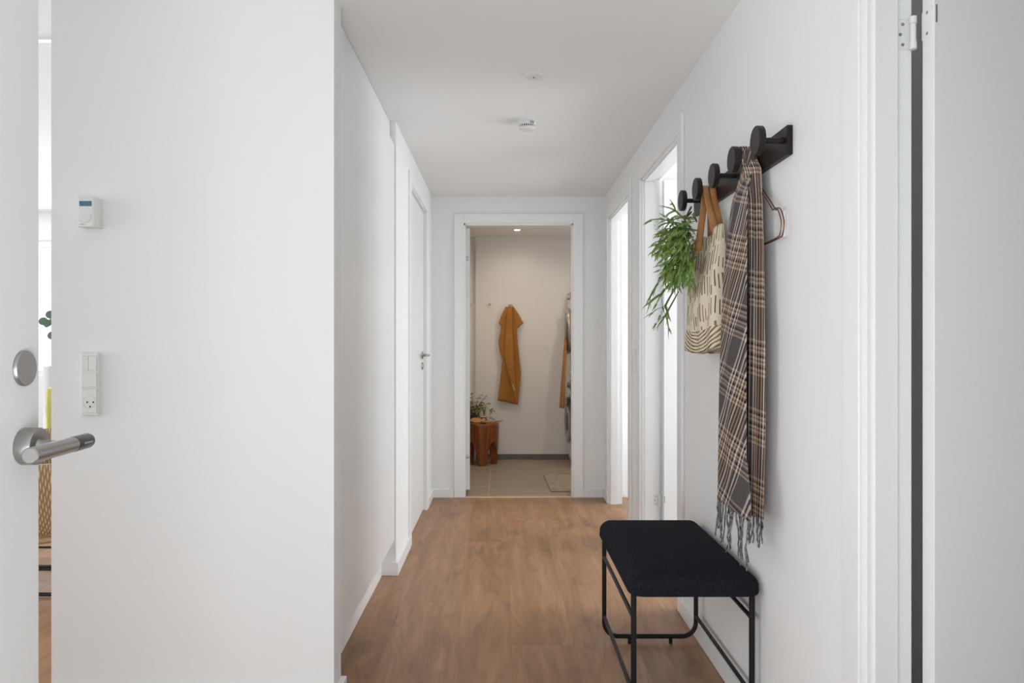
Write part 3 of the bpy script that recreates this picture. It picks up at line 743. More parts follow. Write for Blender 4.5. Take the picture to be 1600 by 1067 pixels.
# ------------------------------------------------------------------ copper hangers on the same peg
def hanger(x, tilt, label):
    h = tag(empty('coat_hanger', (x, 2.18, 1.60)), label, 'hanger', 'copper wire hangers beside the scarf')
    bpy.context.view_layer.update()
    zt = HZ + 0.004 + 0.0085 + 0.003
    # body outline in (dy, z): shoulders, notch, corner, bar
    half = [(0.0, 1.668), (-0.035, 1.660), (-0.15, 1.572), (-0.165, 1.555), (-0.178, 1.562), (-0.200, 1.556), (-0.222, 1.525), (-0.226, 1.510), (-0.220, 1.487), (-0.205, 1.472)]
    pts = [(dy, z) for dy, z in half] + [(-dy, z) for dy, z in half[1:][::-1]]
    P = [Vector((x + tilt * dy, 2.18 + dy, z)) for dy, z in pts]
    # soften corners
    for _ in range(2):
        Q = []
        for i in range(len(P)): a, b = P[i], P[(i + 1) % len(P)]; Q += [a * .75 + b * .25, a * .25 + b * .75]
        P = Q
    MB().tube(P, 0.0019, 8, closed=True).build('wire_body', COPPER, h, smooth=True)
    hook = [Vector((x, 2.18, 1.668)), Vector((x, 2.18, 1.70))] + [Vector((x, 2.18 + 0.016 * math.sin(t) , 1.738 - 0.0 + 0.0155 * -math.cos(t))) for t in [0.35 + i * (4.3 - .35) / 12 for i in range(13)]]
    MB().tube(hook, 0.0022, 8).build('hook', COPPER, h, smooth=True)
hanger(0.7685, 0.0, 'copper wire coat hanger behind the scarf, the one nearer the wall')
hanger(0.7605, 0.0, 'copper wire coat hanger behind the scarf, the one farther from the wall')

# ------------------------------------------------------------------ tote bag
TB_ = NT('printed_canvas'); uvn = TB_.n('ShaderNodeUVMap'); sp = TB_.n('ShaderNodeSeparateXYZ'); TB_.nt.links.new(uvn.outputs[0], sp.inputs[0])
U, V = sp.outputs[0], sp.outputs[1]
rowf = TB_.math('MULTIPLY_ADD', TB_.math('SINE', TB_.math('MULTIPLY', U, 55.0)), 0.10, TB_.math('DIVIDE', V, 0.088))
row = TB_.math('FLOOR', rowf); rf = TB_.math('FRACT', rowf)
cf = TB_.math('DIVIDE', TB_.math('ADD', U, TB_.math('MULTIPLY', TB_.math('SINE', TB_.math('MULTIPLY', V, 40.0)), 0.002)), 0.0145)
colid = TB_.math('FLOOR', cf); cfr = TB_.math('FRACT', cf)
wn = TB_.n('ShaderNodeTexWhiteNoise'); wn.noise_dimensions = '2D'; TB_.nt.links.new(TB_.comb(colid, row, 0.0), wn.inputs['Vector'])
ws = TB_.n('ShaderNodeSeparateXYZ'); TB_.nt.links.new(wn.outputs['Color'], ws.inputs[0])
st0 = TB_.math('MULTIPLY', ws.outputs[0], 0.38); en0 = TB_.math('ADD', st0, TB_.math('MULTIPLY_ADD', ws.outputs[1], 0.60, 0.35))
line = TB_.math('MULTIPLY', TB_.math('GREATER_THAN', rf, st0), TB_.math('LESS_THAN', rf, en0))
line = TB_.math('MULTIPLY', line, TB_.math('LESS_THAN', cfr, TB_.math('MULTIPLY_ADD', ws.outputs[2], 0.42, 0.16)))
cvx = TB_.n('ShaderNodeTexWave'); cvx.wave_type = 'RINGS'; cvx.rings_direction = 'SPHERICAL'; cvx.inputs['Scale'].default_value = 17; cvx.inputs['Distortion'].default_value = 3.0; cvx.inputs['Detail'].default_value = 1
TB_.nt.links.new(TB_.comb(TB_.math('ADD', U, -0.36), TB_.math('MULTIPLY', TB_.math('ADD', V, -0.14), 1.5), 0.0), cvx.inputs[0])
low = TB_.math('LESS_THAN', V, 0.075)
curves_ = TB_.math('GREATER_THAN', cvx.outputs['Fac'], 0.62)
ink = TB_.math('ADD', TB_.math('MULTIPLY', low, curves_), TB_.math('MULTIPLY', TB_.math('SUBTRACT', 1.0, low), line))
inkc = TB_.ramp(ws.outputs[2], [(0.3, (0.13, 0.085, 0.03)), (0.6, (0.27, 0.20, 0.10))])
TB_.nt.links.new(TB_.mix(ink, (0.78, 0.68, 0.53), inkc), TB_.b.inputs['Base Color']); TB_.b.inputs['Roughness'].default_value = 0.9; TB_.b.inputs['Specular IOR Level'].default_value = 0.15
tcx = TB_.n('ShaderNodeTexCoord'); TB_.bump(TB_.noise(tcx.outputs['Object'], 500, 2), 0.3, 0.0008)
bg_ = tag(empty('tote_bag', (0.73, 2.6, 1.16)), 'cream canvas tote bag with olive brush-stroke print and leather straps', 'tote bag')
bpy.context.view_layer.update()
def bag_pt(a, t):
    """a: angle round the bag (0 front centre), t: 0 bottom..1 top"""
    yc = 2.585; hw = 0.165 + 0.012 * (1 - t)
    fat = 0.016 + 0.026 * max(0, 1 - t * 1.3) + 0.03 * math.sin(min(t, 1) * PI) * 0.5
    ca, sa = math.cos(a), math.sin(a)
    sy = math.copysign(abs(sa) ** 0.55, sa); sx = math.copysign(abs(ca) ** 0.42, ca)
    X = 0.742 - 0.006 * (1 - t) - fat * sx
    X = min(X, 0.783)
    Y = yc + hw * sy
    z = 1.150 + (1.580 - 1.150) * t + 0.02 * (sy * sy) * (1 - t) * (1 if t < .3 else .6)
    wob = 0.006 * math.sin(6 * t + 3 * sy) + 0.004 * math.sin(13 * sy + 5 * t)
    X -= wob * (1 if sx > 0 else 0)
    z += 0.008 * math.sin(5 * sy) * t - 0.012 * t * (1 - sy * sy)
    return (X, Y, z)
rows, uvs = [], []; N = 96
dense = [-PI + 2 * PI * i / 2000 for i in range(2001)]; acc = [0.0]
for a0, a1 in zip(dense, dense[1:]): acc.append(acc[-1] + (Vector(bag_pt(a1, .5)) - Vector(bag_pt(a0, .5))).length)
ANG, ARC, j = [], [], 0
for k in range(N + 1):          # evenly spaced round the bag
    goal = acc[-1] * k / N
    while j < 2000 and acc[j] < goal: j += 1
    ANG.append(dense[j]); ARC.append(goal)
for i in range(41):
    t = i / 40; rows.append([bag_pt(a_, t) for a_ in ANG]); uvs.append([(u_, 0.42 * t) for u_ in ARC])
bot = [bag_pt(a_, 0) for a_ in ANG]
cen = Vector((sum(p[0] for p in bot) / len(bot), 2.585, 1.145))
rows.insert(0, [tuple(Vector(p) * .35 + cen * .65) for p in bot]); uvs.insert(0, [(q[0], q[1] - 0.03) for q in uvs[0]])
MB().grid(rows, uvs).build('body', TB_.m, bg_, smooth=True, solid=0.0025)
def ribbon(path, w, up, n=3):
    P = [Vector(p) for p in path]; rows = []
    for i, p in enumerate(P):
        u = up[i] if isinstance(up, list) else up
        u = Vector(u).normalized(); rows.append([tuple(p + u * w * (j / n - .5)) for j in range(n + 1)])
    return MB().grid(rows)
def strap(x_rod, xa, ya, za, xb, yb, zb, name):
    top = HZ + 0.004 + 0.0085 + 0.002
    P, Ups = [], []
    for q in range(9):
        t = q / 8; P.append((xa + (x_rod - xa) * min(1, t * 1.3), ya + (2.602 - ya) * t ** 0.85, za + (top - 0.006 - za) * t)); Ups.append((1, 0.15, 0) if t > .5 else (0.9, -0.35, 0))
    P.append((x_rod, 2.590, top + 0.001)); Ups.append((1, 0.1, 0))
    for q in range(9):
        t = 1 - q / 8; P.append((xb + (x_rod - xb) * min(1, t * 1.3), yb + (2.579 - yb) * t ** 0.85, zb + (top - 0.006 - zb) * t)); Ups.append((1, 0.15, 0) if t > .5 else (0.9, -0.35, 0))
    ribbon(P, 0.024, Ups).build(name, LEATHER, bg_, smooth=True, solid=0.0025)
strap(0.731, 0.703, 2.575, 1.515, 0.730, 2.452, 1.558, 'strap')
strap(0.757, 0.768, 2.640, 1.53, 0.770, 2.500, 1.555, 'strap')

# ------------------------------------------------------------------ hanging green plant
LF = NT('fern_green'); oi = LF.n('ShaderNodeObjectInfo'); uvn = LF.n('ShaderNodeUVMap'); sp = LF.n('ShaderNodeSeparateXYZ'); LF.nt.links.new(uvn.outputs[0], sp.inputs[0])
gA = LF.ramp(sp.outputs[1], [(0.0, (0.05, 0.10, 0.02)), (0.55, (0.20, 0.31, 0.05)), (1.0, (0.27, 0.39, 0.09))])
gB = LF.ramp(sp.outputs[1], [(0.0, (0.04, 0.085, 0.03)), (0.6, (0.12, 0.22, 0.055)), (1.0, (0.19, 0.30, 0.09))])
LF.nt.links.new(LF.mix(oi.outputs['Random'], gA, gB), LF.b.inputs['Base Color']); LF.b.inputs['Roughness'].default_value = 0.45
LF.b.inputs['Subsurface Weight'].default_value = 0.0
pt = tag(empty('hanging_plant', (0.735, 2.80, 1.50)), 'bushy green forked-leaf plant trailing beside the tote bag', 'plant')
bpy.context.view_layer.update()
def frond(seed, base, d0, length):
    rs = random.Random(seed); m = MB(); m.uv = []
    def strip(P, w0, w1, side, u0, u1):
        rows, uvs = [], []; n = len(P)
        for i, p in enumerate(P):
            t = i / (n - 1); w = w0 + (w1 - w0) * t
            tan = (P[min(i + 1, n - 1)] - P[max(i - 1, 0)]).normalized()
            s = (side - tan * side.dot(tan)).normalized(); nn = tan.cross(s)
            rows.append([p - s * w, p + nn * w * 0.35, p + s * w]); uvs.append([(0, u0 + (u1 - u0) * t), (.5, u0 + (u1 - u0) * t), (1, u0 + (u1 - u0) * t)])
        m.grid(rows, uvs)
    def grow(p, d, ln, w0, w1, level, u0):
        n = 5; P = [p.copy()]
        for i in range(n):
            d = (d + Vector((rs.uniform(-.12, .12), rs.uniform(-.12, .12), rs.uniform(-.1, .1) - 0.085))).normalized()
            q = P[-1] + d * ln / n
            if q.x > 0.775: q.x = 0.775
            if q.y < 2.79 and q.x > 0.685: q.x = 0.685
            P.append(q)
        side = Vector((rs.uniform(-1, 1), rs.uniform(-1, 1), rs.uniform(-.4, .4))).normalized()
        if abs(side.dot(d)) > .9: side = d.orthogonal()
        u1 = min(1, u0 + (0.45 if level == 0 else 0.3)); strip(P, w0, w1, side, u0, u1)
        if level < 2:
            k = 2 if level else rs.choice((2, 3))
            s = (side - d * side.dot(d)).normalized()
            for j in range(k):
                a = (j - (k - 1) / 2) * rs.uniform(.65, 1.15)
                grow(P[-1], (d * math.cos(a) + s * math.sin(a)).normalized(), ln * rs.uniform(.42, .68) if level == 0 else ln * rs.uniform(.5, .85), w1, w1 * .8 if level == 0 else 0.0006, level + 1, u1)
    grow(Vector(base), Vector(d0).normalized(), length * .5, 0.0026, 0.0056, 0, rs.uniform(0, .25))
    return m
rs = random.Random(21)
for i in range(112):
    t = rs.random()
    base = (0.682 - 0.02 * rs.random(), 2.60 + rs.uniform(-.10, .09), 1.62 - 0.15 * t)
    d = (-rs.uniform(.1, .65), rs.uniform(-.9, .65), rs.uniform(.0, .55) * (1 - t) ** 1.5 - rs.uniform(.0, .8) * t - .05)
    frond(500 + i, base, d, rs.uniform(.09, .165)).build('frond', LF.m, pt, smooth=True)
for i in range(4):
    frond(900 + i, (0.665, 2.68 + .03 * rs.uniform(-1, 1), 1.47 - .03 * i), (-0.8 + .12 * i, .3, -.35 - .12 * i), .20).build('frond', LF.m, pt, smooth=True)
for i in range(3):
    P = [(0.735, 2.79, 1.715 - .02 * i), (0.70, 2.745, 1.66), (0.685 - .005 * i, 2.69 + .015 * i, 1.57), (0.675, 2.68, 1.45 - .03 * i)]
    MB().tube(P, 0.0035, 6).build('stem', mat('plant_stem', (0.09, 0.10, 0.03), 0.6), pt, smooth=True)

# ------------------------------------------------------------------ bathroom: lights, hooks, towels, machines
def downlight(x, yv, power, col, label):
    d = tag(empty('downlight', (x, yv, 2.285)), label, 'lamp', 'recessed bathroom downlights')
    bpy.context.view_layer.update()
    MB().lathe((x, yv, 2.2855), (0, 0, -1), [(0.036, 0), (0.036, 0.004), (0.030, 0.005)], 32).build('trim_ring', CHROME, d, smooth='auto')
    MB().lathe((x, yv, 2.2815), (0, 0, -1), [(0.026, 0), (0.026, 0.002)], 24).build('lens', mat('lamp_lens', (1, 0.95, 0.85), 0.4, emit=((1.0, 0.88, 0.72), 30.0)), d)
    l = bpy.data.lights.new('downlight_lamp', 'SPOT'); l.energy = power; l.spot_size = math.radians(168); l.spot_blend = 0.6; l.color = col; l.shadow_soft_size = 0.03
    o = bpy.data.objects.new('downlight_lamp', l); COL.objects.link(o); o.location = (x, yv, 2.265); o.parent = d; o.matrix_parent_inverse = d.matrix_basis.inverted()
downlight(0.142, 6.90, 3.5, (1.0, 0.90, 0.80), 'small round recessed downlight lit in the bathroom ceiling')
downlight(-0.20, 6.15, 15, (1.0, 0.70, 0.40), 'unseen downlight added for the warm glow on the left of the bathroom floor')  # unseen fitting, added to supply the warm light on the left floor
downlight(0.80, 6.15, 15, (1.0, 0.94, 0.88), 'unseen downlight over the bath mat, added to light the bathroom walls evenly')  # added fill lamp with an unseen fitting, evens out the bathroom walls
def wall_hook(x, yv, z, label):
    h = tag(empty('wall_hook', (x, yv, z)), label, 'hook'); bpy.context.view_layer.update()
    MB().lathe((x, yv, z), (0, -1, 0), [(0.011, 0), (0.011, 0.003), (0.005, 0.004), (0.005, 0.03)], 16).build('stem', CHROME, h, smooth='auto')
    MB().lathe((x, yv - 0.028, z), (0, -1, 0), [(0.006, 0), (0.012, 0.005), (0.012, 0.009), (0.008, 0.012)], 16).build('knob', CHROME, h, smooth='auto')
wall_hook(-0.130, 7.375, 1.595, 'small chrome wall hook, empty, left of the hanging ochre towel')
wall_hook(-0.325, 7.415, 1.595, 'small chrome wall hook beside the bathroom door edge')
wall_hook(0.078, 7.375, 1.575, 'small chrome wall hook holding the ochre towel')
TOW = mat('ochre_terry', (0.42, 0.185, 0.045), 0.95, bump=0.8, bscale=300, spec=0.05, sheen=0.3, var=0.10, vscale=12)
tw = tag(empty('bath_towel', (0.07, 7.34, 0.56)), 'ochre brown bath towel hanging from a hook on the back wall', 'towel')
bpy.context.view_layer.update()
YT = 7.335
def tpx(x, yp): return (x - 785) * YT / F, CAM_H - (yp - 538) * YT / F
def sheet_between(L, R, depth, folds, seed, n=36, steps=50):
    ys0 = min(L[0][1], R[0][1]); ys1 = max(L[-1][1], R[-1][1]); rows = []
    def at(tab, t):
        tt = t * (len(tab) - 1); i = min(int(tt), len(tab) - 2); f = tt - i
        return [tab[i][k] + (tab[i + 1][k] - tab[i][k]) * f for k in (0, 1)]
    for j in range(steps + 1):
        t = j / steps; l = at(L, t); r = at(R, t); row = []
        for i in range(n + 1):
            s = i / n; xp = l[0] + (r[0] - l[0]) * s; yp = l[1] + (r[1] - l[1]) * s
            X, Z = tpx(xp, yp); dep = depth(s, t)
            row.append((X, YT - dep, Z))
        rows.append(row)
    return MB().grid(rows)
L = [(790, 479.5), (788, 486), (785, 500), (783, 512), (779, 536), (781, 548), (785, 562), (783.5, 580), (781, 600), (777.8, 625.5)]
R = [(803, 479.5), (804.5, 486), (806.5, 500), (807.5, 512), (808.7, 536), (810, 548), (811.6, 562), (813.6, 583), (812.5, 602), (809, 632)]
MB_ = sheet_between(L, R, lambda s, t: 0.018 + 0.014 * math.sin(s * 7 + .5) * min(1, t * 4 + .3) + (0.012 if s > 0.53 + .18 * (t - .3) else 0), 0, 0)
MB_.build('towel_body', TOW, tw, smooth=True, solid=0.006)
# overlapping front fold running down to the right
L2 = [(794, 480), (791, 505), (789, 530), (787, 552), (791, 572), (796, 590), (800, 604), (803.5, 618), (805.5, 630)]
R2 = [(800, 480), (800.5, 505), (801.5, 530), (802.5, 552), (803.5, 572), (804.5, 590), (805.5, 604), (806.5, 618), (807.5, 630)]
sheet_between(L2, R2, lambda s, t: 0.042 + 0.006 * math.sin(s * 3), 0, 0, 16).build('towel_fold', TOW, tw, smooth=True, solid=0.006)
sheet_between([(790, 480), (784, 492), (779.3, 505)], [(794, 482), (790, 496), (783.5, 511.5)], lambda s, t: 0.03 + .008 * s, 0, 0, 8, 16).build('towel_corner', TOW, tw, smooth=True, solid=0.006)
sheet_between([(800, 481), (803, 497), (806.5, 514)], [(804, 481.5), (811, 492), (817.8, 505)], lambda s, t: 0.03 - .008 * s, 0, 0, 8, 16).build('towel_corner', TOW, tw, smooth=True, solid=0.006)
lp = [tpx(793.5, 481), tpx(794.5, 477), tpx(797, 475.8), tpx(800, 476.5), tpx(802, 481)]
MB().tube([(a, 7.318, b) for a, b in lp], 0.004, 8).build('hanging_loop', mat('towel_loop', (0.5, 0.33, 0.15), 0.9), tw, smooth=True)
sheet_between([(800.3, 600), (803.3, 609)], [(801.6, 599.5), (804.6, 608.5)], lambda s, t: 0.0535, 0, 0, 4, 4).build('towel_label', mat('towel_label', (0.6, 0.45, 0.3), 0.8), tw)

APPL = mat('appliance_white', (0.80, 0.80, 0.79), 0.3)
DGREY = mat('dark_grey_plastic', (0.10, 0.095, 0.09), 0.35)
RINGM = mat('silver_ring', (0.50, 0.47, 0.44), 0.3, metal=0.7)
def machine(name, z0, label, cat):
    M = tag(empty(name, (0.95, 7.0, z0)), label, cat); bpy.context.view_layer.update()
    x = 0.662; zc = z0 + 0.45
    box(x, 1.26, 6.70, 7.298, z0 + 0.10, z0 + 0.85).build('body', APPL, M, bevel=0.006)
    MB().prism([(x + 0.02, z0 + 0.012), (x, z0 + 0.10), (1.26, z0 + 0.10), (1.26, z0 + 0.012)], 1, 6.705, 7.293).build('kick_panel', APPL, M, bevel=0.004)
    for yy in (6.74, 7.25):
        MB().lathe((x + 0.06, yy, z0), (0, 0, 1), [(0.018, 0), (0.018, 0.014)], 12).build('foot', DGREY, M)
    d = MB().lathe((x + 0.002, 7.0, zc), (-1, 0, 0), [(0.205, 0), (0.215, 0.004), (0.228, 0.030), (0.222, 0.040), (0.178, 0.046), (0.172, 0.036)], 56).build('door_ring', RINGM, M, smooth='auto')
    MB().lathe((x - 0.030, 7.0, zc), (-1, 0, 0), [(0.172, 0), (0.165, 0.010), (0.12, 0.020), (0.05, 0.026), (0.004, 0.027)], 48).build('porthole', mat('dark_glass', (0.03, 0.03, 0.035), 0.05), d, smooth='auto')
    box(x - 0.004, x + 0.002, 6.72, 7.28, z0 + 0.735, z0 + 0.835).build('control_panel', mat('panel_white', (0.76, 0.76, 0.75), 0.25), M, bevel=0.002)
    k = MB().lathe((x - 0.003, 7.02, z0 + 0.785), (-1, 0, 0), [(0.030, 0), (0.029, 0.022), (0.026, 0.027)], 32).build('program_knob', RINGM, M, smooth='auto')
    box(x - 0.0065, x - 0.003, 6.78, 6.92, z0 + 0.76, z0 + 0.81).build('display', DGREY, M)
    MB().tube([(x - 0.044, 7.0 + 0.20 * math.cos(t), zc + 0.20 * math.sin(t)) for t in [2.75 + i * .8 / 8 for i in range(9)]], 0.011, 8).build('door_handle', DGREY, d, smooth=True)
machine('washing_machine', 0.0, 'white front-loading washing machine standing on the bathroom floor, lower of two', 'washing machine')
machine('tumble_dryer', 0.86, 'white tumble dryer stacked on top of the washing machine', 'dryer')
t2 = tag(empty('hand_towel', (0.6, 6.85, 0.57)), 'ochre brown towel draped from the dryer door, half hidden by the frame', 'towel')
bpy.context.view_layer.update()
rows = []
for j in range(31):
    t = j / 30; z = 1.25 - 0.68 * t; row = []
    for i in range(25):
        s = i / 24; half = 0.03 + 0.16 * t ** 0.9
        yv = 6.87 + (s - .5) * 2 * half
        row.append((0.600 - 0.035 * t - 0.014 * math.sin(s * 12 + t) * (0.3 + t) + 0.03 * abs(s - .5) , yv, z + 0.03 * abs(s - .5) * t))
    rows.append(row)
MB().grid(rows).build('towel_body', TOW, t2, smooth=True, solid=0.007)
MB().tube([(0.60, 6.86, 1.24), (0.602, 6.855, 1.27), (0.612, 6.86, 1.285), (0.618, 6.87, 1.27)], 0.005, 8).build('hanging_loop', MATS['towel_loop'], t2, smooth=True)

# bath mat
BM = mat('beige_terry_mat', (0.42, 0.36, 0.28), 0.95, bump=1.0, bscale=120, var=0.2, vscale=18, spec=0.05)
mt_ = tag(empty('bath_mat', (0.6, 6.1, 0)), 'rectangular beige terry bath mat lying on the tiles by the machines', 'bath mat')
bpy.context.view_layer.update()
MB().prism([(0.392, 5.725), (0.90, 5.74), (0.88, 6.46), (0.372, 6.44)], 2, 0.0005, 0.012).build('pile', BM, mt_, bevel=0.005)
MB().tube([(0.392, 5.725, .007), (0.90, 5.74, .007), (0.88, 6.46, .007), (0.372, 6.44, .007)], 0.006, 8, closed=True).build('hem', mat('mat_hem', (0.36, 0.30, 0.23), 0.95), mt_)

# ------------------------------------------------------------------ carved stool with things on it
WD = NT('reddish_teak'); tcx = WD.n('ShaderNodeTexCoord'); mp = WD.n('ShaderNodeMapping'); mp.inputs['Scale'].default_value = (9, 9, 1.2); WD.nt.links.new(tcx.outputs['Object'], mp.inputs[0])
WD.nt.links.new(WD.ramp(WD.noise(mp.outputs[0], 5, 5, .6, 1.0), [(0.3, (0.13, 0.030, 0.007)), (0.55, (0.28, 0.080, 0.016)), (0.75, (0.42, 0.15, 0.034))]), WD.b.inputs['Base Color']); WD.b.inputs['Roughness'].default_value = 0.38
SX, SY, SR, SH = -0.205, 7.085, 0.165, 0.405
so_ = tag(empty('carved_stool', (SX, SY, 0)), 'reddish carved wooden stool with thick root-like legs in the bathroom', 'stool')
bpy.context.view_layer.update()
m = MB(); N = 96
def zbot(a):
    q = abs(math.sin(2 * (a + PI / 4 - .1)))      # four legs
    q = abs(math.cos(2 * (a + PI / 2 - .08)))
    t = (1 - q)
    return 0.0 if t < 0.13 else 0.232 * math.sqrt(max(0, 1 - ((1 - (t - 0.13) / 0.87)) ** 2))
rows = []
for lab in ('c', 't0', 't1', 'o1', 'o2', 'ob', 'ib', 'ii', 'ic'):
    r_ = []
    for k in range(N):
        a = 2 * PI * k / N; zb_ = zbot(a); wob = 1 + 0.03 * math.sin(3 * a + 1) + 0.015 * math.sin(7 * a)
        rr, zz = {'c': (0.004, SH), 't0': (SR * .93, SH), 't1': (SR * 1.0, SH - 0.012), 'o1': (SR * 1.0, SH - 0.06), 'o2': (SR * .97, max(zb_, 0.23)), 'ob': (SR * (.90 if zb_ < .05 else .95), zb_), 'ib': (SR * (.52 if zb_ < .05 else .55), zb_), 'ii': (SR * .45, 0.24), 'ic': (0.004, 0.25)}[lab]
        r_.append((SX + rr * wob * math.cos(a), SY + rr * wob * math.sin(a), zz))
    rows.append(r_)
for r_ in rows: m.v += r_
for i in range(len(rows) - 1):
    for k in range(N): m.f.append((i * N + k, i * N + (k + 1) % N, (i + 1) * N + (k + 1) % N, (i + 1) * N + k))
m.build('stool_body', WD.m, so_, smooth='auto')
# the long-handled brush
br = tag(empty('bath_brush', (-0.2, 6.96, SH)), 'long-handled wooden bath brush lying across the carved stool', 'brush')
bpy.context.view_layer.update()
LW = mat('honey_wood', (0.55, 0.27, 0.07), 0.4, var=0.1, vscale=20)
mm = MB().lathe((0, 0, 0), (0, 0, 1), [(0.02, 0), (0.036, 0.002), (0.040, 0.009), (0.036, 0.016), (0.02, 0.018)], 32)
mm.v = [(x * 1.45 - 0.255, yv * 0.9 + 6.955, z + SH + 0.030 + yv * 0.45) for x, yv, z in mm.v]; hd = mm.build('head', LW, br, smooth='auto')
MB().tube([(-0.20, 6.957, SH + 0.021), (-0.15, 6.965, SH + 0.022), (-0.09, 6.975, SH + 0.024), (0.0, 6.99, SH + 0.030)], [0.010, 0.0075, 0.008, 0.006], 10).build('handle', LW, br, smooth=True)
mm = MB().lathe((0, 0, 0), (0, 0, 1), [(0.030, 0), (0.034, 0.012)], 24); mm.v = [(x * 1.45 - 0.255, yv * .9 + 6.955, z + SH) for x, yv, z in mm.v]; mm.build('bristles', mat('bristle', (0.45, 0.33, 0.18), 0.9), br)
# candle box
cb = tag(empty('candle', (-0.185, 7.035, SH)), 'small amber glass candle with cream label on the carved stool', 'candle'); bpy.context.view_layer.update()
box(-0.213, -0.157, 7.01, 7.066, SH, SH + 0.062).build('jar', mat('amber_glass', (0.16, 0.07, 0.02), 0.12, coat=0.5), cb, bevel=0.006)
box(-0.217, -0.153, 7.006, 7.070, SH + 0.062, SH + 0.072).build('lid', mat('cream_lid', (0.62, 0.52, 0.38), 0.4), cb, bevel=0.003)
LBM = mat('cream_label', (0.66, 0.55, 0.33), 0.6)
lb2 = box(-0.199, -0.166, 7.0085, 7.0105, SH + 0.012, SH + 0.052).build('paper_label', LBM, cb)
box(-0.184, -0.181, 7.0078, 7.0087, SH + 0.024, SH + 0.040).build('print_mark', DGREY, lb2)
def bottle(x, yv, r, h, label, cm):
    b_ = tag(empty('bottle', (x, yv, SH)), label, 'bottle', 'bottles on the carved stool'); bpy.context.view_layer.update()
    MB().lathe((x, yv, SH), (0, 0, 1), [(r * .95, 0), (r, 0.003), (r, h * .68), (r * .8, h * .75), (r * .38, h * .80), (r * .36, h * .86)], 24).build('glass', cm, b_, smooth='auto')
    MB().lathe((x, yv, SH + h * .86), (0, 0, 1), [(r * .42, 0), (r * .42, h * .14)], 20).build('cap', mat('pale_cap', (0.66, 0.60, 0.52), 0.4), b_, smooth='auto')
CLB = mat('frosted_bottle', (0.62, 0.56, 0.47), 0.25, spec=0.6)
bottle(-0.150, 7.085, 0.023, 0.178, 'taller clear bottle right of the candle on the carved stool', CLB)
bottle(-0.208, 7.10, 0.018, 0.135, 'shorter clear bottle behind the candle on the carved stool', CLB)
# leafy bunch in a bowl
ep = tag(empty('olive_branch_bunch', (-0.295, 7.15, SH)), 'bunch of grey-green olive branches standing on the carved stool', 'plant'); bpy.context.view_layer.update()
MB().lathe((-0.295, 7.15, SH), (0, 0, 1), [(0.035, 0), (0.05, 0.02), (0.055, 0.05), (0.048, 0.07), (0.04, 0.07)], 24).build('vase', mat('dark_vase', (0.03, 0.025, 0.02), 0.4), ep, smooth='auto')
rs = random.Random(5); OL = mat('olive_leaf', (0.24, 0.24, 0.09), 0.55, var=0.45, vscale=40)
for i in range(40):
    a = rs.uniform(0, 2 * PI); e = rs.uniform(0.1, 1.3); ln_ = rs.uniform(.12, .24)
    P = [Vector((-0.295, 7.15, SH + 0.065))]
    d = Vector((math.cos(a) * math.cos(e), math.sin(a) * math.cos(e) * .6, math.sin(e)))
    for q in range(5):
        d = (d + Vector((0, 0, -.16))).normalized(); P.append(P[-1] + d * ln_ / 5); P[-1].z = max(P[-1].z, SH + 0.03); P[-1].y = min(P[-1].y, 7.34)
    st_ = MB().tube(P, 0.0018, 5).build('stem', mat('olive_stem', (0.10, 0.09, 0.05), 0.7), ep)
    lm = MB()
    for q in range(1, 6):
        for sgn in (-1, 0, 1):
            sd_ = Vector((rs.uniform(-1, 1), rs.uniform(-1, 1), rs.uniform(-.3, .6))).normalized(); l_ = rs.uniform(.025, .045)
            nn = d.cross(sd_).normalized() if d.cross(sd_).length > 1e-3 else Vector((0, 0, 1)); p = P[q]
            b_ = len(lm.v); mid = p + sd_ * l_ * .5
            lm.v += [tuple(p), tuple(mid + nn * .0075), tuple(p + sd_ * l_), tuple(mid - nn * .0075)]; lm.f.append((b_, b_ + 1, b_ + 2, b_ + 3))
    lo = lm.build('leaves', OL, st_); lo['kind'] = 'stuff'

# ------------------------------------------------------------------ living room glimpse
RAT = NT('woven_rattan'); tcx = RAT.n('ShaderNodeTexCoord')
wv = weave(RAT, tcx.outputs['Object'], 34, 34); RAT.nt.links.new(RAT.ramp(wv, [(0.1, (0.34, 0.20, 0.10)), (0.45, (0.60, 0.43, 0.26)), (0.9, (0.78, 0.63, 0.44))]), RAT.b.inputs['Base Color']); RAT.b.inputs['Roughness'].default_value = 0.7; RAT.bump(wv, 0.8, 0.004)
ch = tag(empty('rattan_chair', (-2.28, 3.55, 0)), 'woven rattan lounge chair on black metal legs in the living room', 'chair'); bpy.context.view_layer.update()
cx, cy = -2.27, 3.56
def shell(rad, z0, z1, th_):
    rows = []
    for j in range(13):
        t = j / 12; z = z0 + (z1 - z0) * t; r_ = rad * (.72 + .28 * t ** .5)
        rows.append([(cx + r_ * math.cos(a), cy + r_ * math.sin(a), z + (0.10 * max(0, math.cos(a - 2.2))) * t) for a in [2 * PI * k / 40 for k in range(40)]])
    m = MB(); n = 40
    for r_ in rows: m.v += r_
    for i in range(12):
        for k in range(n): m.f.append((i * n + k, i * n + (k + 1) % n, (i + 1) * n + (k + 1) % n, (i + 1) * n + k))
    m.f.append(tuple(range(n)))
    return m
shell(0.33, 0.27, 0.63, 0).build('basket_seat', RAT.m, ch, smooth=True, solid=0.02)
MB().tube([(cx + 0.25 * math.cos(a), cy + 0.25 * math.sin(a), 0.265) for a in [2 * PI * k / 32 for k in range(32)]], 0.016, 8, closed=True).build('seat_ring', mat('rattan_cane', (0.50, 0.34, 0.18), 0.6), ch, smooth=True)
